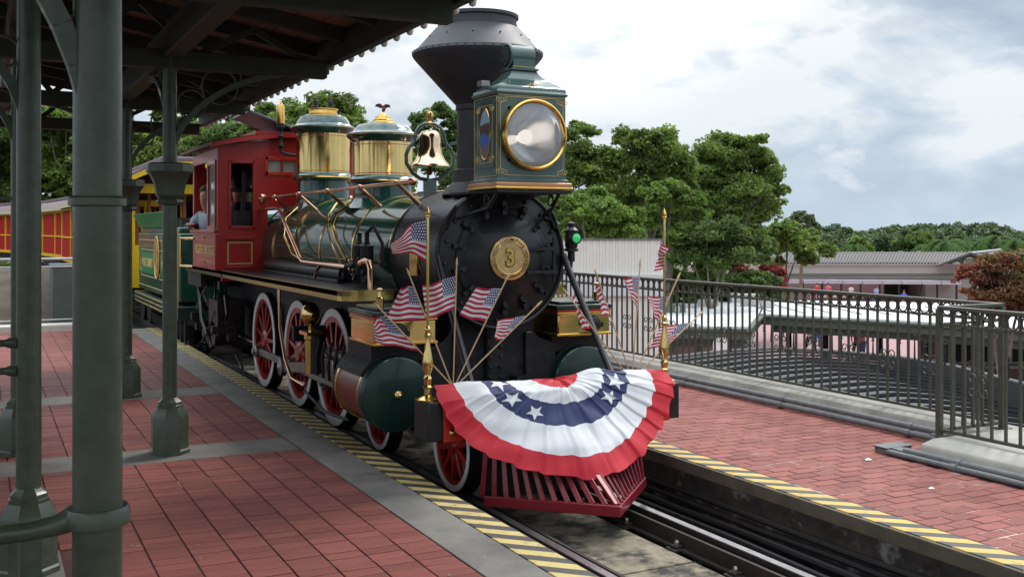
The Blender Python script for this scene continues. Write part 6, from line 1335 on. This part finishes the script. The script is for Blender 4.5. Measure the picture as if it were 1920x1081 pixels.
# ------------------------------------------------------------------ foliage
def leafmat(name, col, col2, transl=.35):
    m = mat(name, col, .6, var=.15, scale=2, col2=col2, c2lo=.4, c2hi=.65, c2scale=.8, attr='tint', spec=.3); T = m.node_tree
    b = [n for n in T.nodes if n.type == 'BSDF_PRINCIPLED'][0]; src = b.inputs['Base Color'].links[0].from_socket
    tr = T.nodes.new('ShaderNodeBsdfTranslucent'); T.links.new(mixc(T, 1.0, src, (1.3, 1.5, .6), 'MULTIPLY'), tr.inputs[0]); mx = T.nodes.new('ShaderNodeMixShader'); mx.inputs[0].default_value = transl
    o = [n for n in T.nodes if n.type == 'OUTPUT_MATERIAL'][0]; T.links.new(b.outputs[0], mx.inputs[1]); T.links.new(tr.outputs[0], mx.inputs[2]); T.links.new(mx.outputs[0], o.inputs[0]); return m
M['leafA'] = leafmat('leaves_mid', (.115, .170, .045), (.160, .215, .056)); M['leafB'] = leafmat('leaves_dark', (.080, .130, .042), (.120, .170, .050)); M['leafC'] = leafmat('leaves_bright', (.110, .180, .040), (.150, .215, .050))
M['leafF'] = leafmat('leaves_far', (.085, .125, .065), (.11, .15, .075), .2); M['leafFF'] = leafmat('leaves_farthest_hazed', (.11, .155, .125), (.13, .17, .13), .2); M['leafR'] = leafmat('bougainvillea', (.42, .07, .09), (.30, .11, .07), .3); M['leafO'] = leafmat('rust_leaves', (.24, .075, .055), (.10, .12, .045), .3)  # farthest leaves are paled, distance haze put into their colour
M['bark'] = mat('bark_grey', (.17, .14, .115), .85, var=.3, scale=6, bump=.8)
def leaves(blobs, size, dens, flat=.75):
    """blobs: (x, y, z, r); returns rhombus leaf quads spread through clumps of every blob"""
    C_, R_, Tn = [], [], []
    for (x, y, z, r) in blobs:
        ns = max(10, int(30 * min(1.3, r ** .5)))
        d = RNG.normal(0, 1, (ns, 3)); d /= np.linalg.norm(d, axis=1)[:, None]; d[:, 2] = np.where(d[:, 2] < -.5, -d[:, 2] * .6, d[:, 2])
        rad = r * RNG.uniform(.25, .95, ns)[:, None]; c = np.array((x, y, z)) + d * rad * np.array((1, 1, flat)); sr = r * RNG.uniform(.25, .45, ns)
        tn = RNG.normal(1, .24, ns).clip(.55, 1.6)
        for k in range(ns):
            n = int(dens * 3.2 * sr[k] ** 2 / size ** 2) + 6
            e = RNG.normal(0, 1, (n, 3)); e /= np.linalg.norm(e, axis=1)[:, None]
            C_.append(c[k] + e * (sr[k] * RNG.uniform(.5, 1.08, n) ** .6)[:, None] * np.array((1.1, 1.1, .7))); R_.append(e); Tn.append(np.full(n, tn[k]))
    P = np.concatenate(C_); E = np.concatenate(R_); tn = np.concatenate(Tn); n = len(P)
    nrm = E * .5 + RNG.normal(0, .55, (n, 3)) + np.array((0, 0, .45)); nrm /= np.linalg.norm(nrm, axis=1)[:, None]
    a = np.cross(nrm, RNG.normal(0, 1, (n, 3))); a /= np.linalg.norm(a, axis=1)[:, None]; b_ = np.cross(nrm, a)
    s = (size * RNG.uniform(.6, 1.3, n))[:, None]
    V = np.stack([P - a * s, P + b_ * s * .55, P + a * s, P - b_ * s * .55], 1).reshape(-1, 3)
    t = np.repeat(tn * RNG.uniform(.82, 1.18, n), 4)[:, None]; g_ = np.repeat(RNG.uniform(.9, 1.1, n), 4)[:, None]
    return V, np.arange(n * 4).reshape(-1, 4), np.concatenate([t * g_, t, t * .95, np.ones_like(t)], 1)
def tree(lab, px, d, blobs_px, m, size, dens=3.0, trunk=True, base=LOW, name='broadleaf_tree', group=None, spread=1.0):
    """blobs_px: (photo column, photo row, radius in photo pixels, extra depth)"""
    c = at(px, d, base); t = thing(name, lab, 'tree', c, group)
    bl = []
    for q in blobs_px:
        dd = d + (q[3] if len(q) > 3 else random.uniform(-1.5, 1.5)); p = at(q[0], dd, CAM.z - (q[1] - 430) * dd / FPX); bl.append((p.x - c.x, p.y - c.y, p.z - c.z, q[2] * dd / FPX))
    bl2 = [(b_[0] + random.uniform(-1, 1) * b_[3], b_[1] + random.uniform(-.8, .8) * b_[3], b_[2] + random.uniform(-1.2, .5) * b_[3], b_[3] * random.uniform(.45, .75)) for b_ in bl for _ in range(4)] if trunk else []
    V, F, ca = leaves([(*b_[:3], b_[3] * 1.08) for b_ in bl] + bl2, size * .62, dens * .72); rawobj('crown', V, F, m, parent=t, colattr=ca)
    if trunk:
        g = MB(); top = sum((Vector(b_[:3]) for b_ in bl), Vector()) / len(bl); top.z = min(b_[2] for b_ in bl)
        fork = Vector((top.x * .3, top.y * .3, max(1.2, top.z * .55))); R0 = max(.08, .020 * (max(b_[2] for b_ in bl)))
        g.tube([(0, 0, -.2), fork * .5 + Vector((.08, .05, 0)), fork], [R0 * 1.2, R0, R0 * .85], 10)
        for b_ in sorted(bl, key=lambda q_: -q_[3])[:5]:
            e = Vector(b_[:3]); mid = fork.lerp(e, .5) + Vector((random.uniform(-.3, .3), random.uniform(-.3, .3), random.uniform(-.1, .5)))
            g.tube([fork - Vector((0, 0, .1)), mid, e, e + Vector((random.uniform(-.5, .5), random.uniform(-.4, .4), b_[3] * .6))], [R0 * .5, R0 * .3, R0 * .13, R0 * .04], 7)
            for _ in range(3):
                e2 = e + Vector((random.uniform(-1, 1), random.uniform(-1, 1), random.uniform(-.3, .8))) * b_[3] * .8; g.tube([mid.lerp(e, .5), mid.lerp(e2, .7), e2], [R0 * .12, R0 * .08, R0 * .03], 5)
        obj('trunk', g, M['bark'], t, local=True)
    return t
A, B, Cc_ = M['leafA'], M['leafB'], M['leafC']
tree('tall tree directly right of the headlamp with open branches', 1098, 48, [(1090, 245, 26), (1078, 285, 32), (1115, 300, 38), (1085, 335, 40), (1130, 335, 36), (1070, 250, 18), (1150, 290, 22), (1140, 370, 34), (1070, 385, 34)], A, .16, 2.2)
tree('tall rounded tree in the middle of the group behind the white wall', 1205, 46, [(1170, 255, 24), (1205, 262, 34), (1245, 262, 34), (1265, 295, 34), (1225, 305, 40), (1190, 300, 30), (1250, 335, 36), (1210, 350, 34), (1285, 320, 24), (1180, 345, 26)], A, .15, 2.3)
tree('tallest tree at the right of the group with a broad dense crown', 1370, 50, [(1350, 262, 24), (1395, 270, 26), (1425, 262, 16), (1335, 290, 34), (1375, 305, 44), (1415, 305, 36), (1440, 330, 26), (1350, 345, 42), (1400, 355, 42), (1320, 335, 28), (1440, 385, 30), (1375, 395, 40), (1330, 385, 34), (1455, 360, 18)], A, .16, 2.4)
tree('bright green lower tree behind the white wall', 1120, 40, [(1115, 375, 30), (1090, 395, 32), (1145, 395, 34), (1170, 415, 30), (1110, 425, 38), (1070, 425, 28), (1150, 435, 30), (1190, 435, 22)], Cc_, .14, 2.6)
tree('round bright tree between the tall trees and the brass flag pole', 1255, 44, [(1225, 365, 26), (1260, 355, 28), (1290, 375, 28), (1240, 395, 32), (1285, 405, 28), (1270, 435, 24), (1215, 400, 22)], Cc_, .14, 2.5)
tree('spreading dark tree leaning over the red bushes', 1330, 43, [(1290, 445, 30), (1325, 440, 34), (1365, 440, 38), (1400, 450, 32), (1350, 475, 34), (1300, 480, 26), (1395, 480, 26), (1275, 490, 20), (1320, 500, 22), (1425, 465, 22)], B, .14, 2.8)
tree('wide green tree filling the back of the group behind the white wall', 1290, 55, [(1080 + 34 * k, 395 + 22 * math.sin(k * 1.9), 38, random.uniform(-2, 2)) for k in range(11)] + [(1090 + 40 * k, 455 + 10 * math.sin(k * 2.3), 36, random.uniform(-2, 2)) for k in range(9)], A, .17, 2.2)
tree('small green tree at the right edge of the tree group', 1465, 58, [(1450, 440, 24), (1480, 430, 26), (1475, 455, 30), (1505, 450, 26), (1440, 465, 24), (1510, 470, 24), (1545, 468, 18)], A, .19, 2.6)
tree('thin grey green tree rising behind the group on the right', 1500, 72, [(1500, 405, 14), (1515, 412, 14), (1490, 418, 14), (1525, 425, 14)], M['leafF'], .22, 1.6)
tree('dark tree behind the smokestack between bell and headlamp', 820, 42, [(790, 225, 24), (825, 212, 26), (855, 230, 26), (800, 260, 30), (845, 270, 34), (820, 300, 34), (870, 300, 30), (780, 300, 26), (850, 330, 30)], B, .14, 2.4)
tree('distant mid green tree behind the headlamp shelf', 960, 52, [(930, 300, 40), (990, 320, 44), (1040, 330, 44), (1000, 380, 44), (1050, 400, 40)], B, .18, 2.2)
tree('large green tree behind the cab roof and the rear dome', 590, 34, [(560, 215, 34), (600, 195, 34), (640, 205, 34), (660, 235, 26), (540, 250, 40), (590, 245, 44), (640, 265, 40), (610, 300, 44), (560, 300, 40), (500, 240, 34), (685, 260, 18), (690, 300, 30), (740, 320, 34)], A, .13, 2.4, base=-.2)
tree('dark green tree behind the canopy arch left of the cab', 440, 36, [(460, 255, 36), (420, 260, 36), (390, 290, 36), (440, 295, 40), (480, 280, 34), (360, 280, 34), (400, 330, 40), (350, 330, 34)], B, .13, 2.6, base=-.2)
tree('leafy tree behind the yellow coach roof', 290, 40, [(270, 255, 34), (310, 250, 34), (340, 240, 34), (290, 290, 36), (250, 300, 34), (330, 300, 34), (240, 250, 30)], A, .15, 2.4, base=-.2)
for i, (px, d, m_, lab) in enumerate(((190, 72, B, 'dark tree behind the nearest column'), (110, 68, Cc_, 'bright yellow green tree between the two left columns'), (40, 75, A, 'mid green tree at the left edge behind the scroll ironwork'), (-40, 66, B, 'dark tree at the extreme left edge'))):
    tree(lab, px, d, [(px + random.uniform(-45, 45), y + random.uniform(-12, 12), random.uniform(30, 44)) for y in (215, 240, 270, 300, 330, 360, 225, 285, 345, 390)], m_, .24, 2.2, base=-.2)
t = thing('hedge', 'dark shrubs along the railway behind the railing', 'hedge', at(60, 30, -.2))
bl = []
for k in range(20): p = at(-160 + k * 13, random.uniform(27, 31), .2 + random.uniform(0, .7)); bl.append((p.x - t.location.x, p.y - t.location.y, p.z + .2, .55))
bl = [b_ for b_ in bl if b_[0] + t.location.x < -2.6]
V, F, ca = leaves(bl, .08, 2.0); rawobj('foliage', V, F, B, parent=t, colattr=ca)
def bush(lab, px, d, bp, m_, size, base=LOW, dens=2.5): return tree(lab, px, d, bp, m_, size, dens, base=base, name='flowering_bush', trunk=True)
bush('large rust red bougainvillea bush at the right edge behind the fence', 1880, 24, [(1850, 500, 30, 0), (1895, 490, 34, 0), (1930, 500, 40, 1), (1840, 530, 26, 0), (1880, 535, 40, 0), (1915, 550, 40, 0), (1855, 560, 30, 0), (1830, 555, 16, -.4), (1900, 580, 30, 0)], M['leafO'], .065, dens=2.4)
bush('coral red bougainvillea bush under the trees beside the beige building', 1447, 56, [(1440, 500, 14, 0), (1455, 510, 16, 0), (1430, 515, 14, 0), (1465, 525, 12, 0), (1445, 530, 14, 0)], M['leafR'], .11)
bush('dark rust brown bush left of the coral red one', 1365, 50, [(1345, 505, 16, 0), (1370, 500, 18, 0), (1395, 508, 16, 0), (1355, 520, 14, 0), (1410, 520, 12, 0), (1330, 515, 12, 0)], M['leafO'], .11)
t = thing('hedge', 'low dark green hedge under the trees behind the white roof', 'hedge', at(1340, 47, LOW))
bl = []
for k in range(22): p = at(1240 + k * 10, 47 + random.uniform(-1, 1), CAM.z - (random.uniform(515, 535) - 430) * 47 / FPX); bl.append((p.x - t.location.x, p.y - t.location.y, p.z - LOW, .5)); bl.append((p.x - t.location.x, p.y - t.location.y, p.z - LOW - .6, .55))
V, F, ca = leaves(bl, .10, 2.0); rawobj('foliage', V, F, B, parent=t, colattr=ca)
# palms
def palm(px, d, y, lab, s=1.0):
    c = at(px, d, LOW); zt_ = CAM.z - (y - 430) * d / FPX; t = thing('palm_tree', lab, 'tree', c); H_ = zt_ - LOW
    g = MB(); g.tube([(0, 0, 0), (.1, 0, H_ * .5), (0, 0, H_)], [.22, .16, .14], 8); obj('trunk', g, M['bark'], t, local=True)
    for k in range(13):
        a = 2 * PI * k / 13 + random.uniform(-.15, .15); up = random.uniform(.1, .9); L_f = 2.0 * s; g = MB(); P = []
        for i in range(7): u = i / 6; P.append(Vector((math.cos(a) * L_f * u, math.sin(a) * L_f * u, H_ + L_f * (up * u - (.35 + up) * u * u))))
        for i in range(6):
            p0_, p1_ = P[i], P[i + 1]; sd = Vector((-math.sin(a), math.cos(a), 0))
            for q in (0, .25, .5, .75):
                b0_ = p0_.lerp(p1_, q)
                for s_ in (-1, 1): e = b0_ + sd * s_ * .42 * s + (p1_ - p0_) * .9 - Vector((0, 0, .22)); g.add([b0_, b0_ + (p1_ - p0_) * .22, e], [(0, 1, 2)])
        ca = None; o = obj('frond', g, M['frond'], t, local=True, smooth=False)
M['frond'] = mat('palm_frond', (.05, .10, .022), .85, var=.3, spec=.15)
for px, d, y, lab, s_ in ((1775, 100, 455, 'palm tree just left of the pediment on the skyline', 1.2), (1808, 104, 452, 'palm tree directly behind the pediment', 1.2), (1870, 100, 448, 'tall palm tree above the right end of the beige building', 1.25), (1905, 98, 455, 'palm tree at the right edge of the photo above the bougainvillea', 1.2), (1600, 110, 462, 'small palm behind the middle of the ribbed roof', .9), (1740, 112, 462, 'low palm left of the pair by the pediment', 1.0)): palm(px, d, y, lab, s_)
# mid-distance trees that can be told apart
for px, d, y, r, m_, lab in ((1560, 120, 452, 26, M['leafF'], 'round tree behind the left part of the ribbed roof'), (1612, 118, 462, 26, M['leafA'], 'bright round tree behind the middle of the ribbed roof'), (1655, 135, 455, 24, M['leafF'], 'pale round tree right of the bright one'), (1705, 130, 452, 28, B, 'dark blue green tree behind the white globe lamp'), (1735, 140, 450, 24, B, 'dark tree right of the globe lamp'),
                         (1840, 150, 455, 26, M['leafF'], 'grey green tree behind the pediment'), (1530, 125, 450, 28, M['leafF'], 'tree above the left end of the ribbed roof'), (1900, 140, 450, 26, M['leafF'], 'tree above the right edge bougainvillea')):
    tree(lab, px, d, [(px + random.uniform(-16, 16), y + random.uniform(-6, 14), r * random.uniform(.5, .75), random.uniform(-2, 2)) for _ in range(6)], m_, .32, 2.2, trunk=False)
# far woods
def woods(name, d0, d1, px0, px1, n, ytop, m_, size, dens):
    bl = []
    for k in range(n):
        d = random.uniform(d0, d1); px = random.uniform(px0, px1); y = ytop + random.gauss(0, 3) + 4 * math.sin(px / 60.) + 3 * math.sin(px / 23.)
        r = random.uniform(9, 15) * d / FPX; z = CAM.z - (y - 430) * d / FPX - r; p = at(px, d, z); bl.append((p.x, p.y, p.z, r)); bl.append((p.x + random.uniform(-r, r), p.y, p.z - r * 1.1, r * 1.1))
    V, F, ca = leaves(bl, size, dens); rawobj(name, V, F, m_, colattr=ca, kind='stuff')
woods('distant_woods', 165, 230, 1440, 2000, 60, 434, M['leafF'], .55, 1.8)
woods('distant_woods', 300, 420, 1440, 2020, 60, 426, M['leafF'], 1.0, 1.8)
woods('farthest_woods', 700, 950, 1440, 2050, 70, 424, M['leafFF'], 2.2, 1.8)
woods('distant_woods', 120, 170, 940, 1460, 40, 420, M['leafF'], .5, 1.8)
for yy in (190, 240, 290, 340, 390): woods('distant_woods', 62, 85, -1500, 520, 70, yy, M['leafB'], .4, 1.2)
bpy.context.view_layer.update()
print('objects', len(bpy.data.objects), 'tris', sum(len(o.data.polygons) * 2 for o in bpy.data.objects if o.type == 'MESH'))
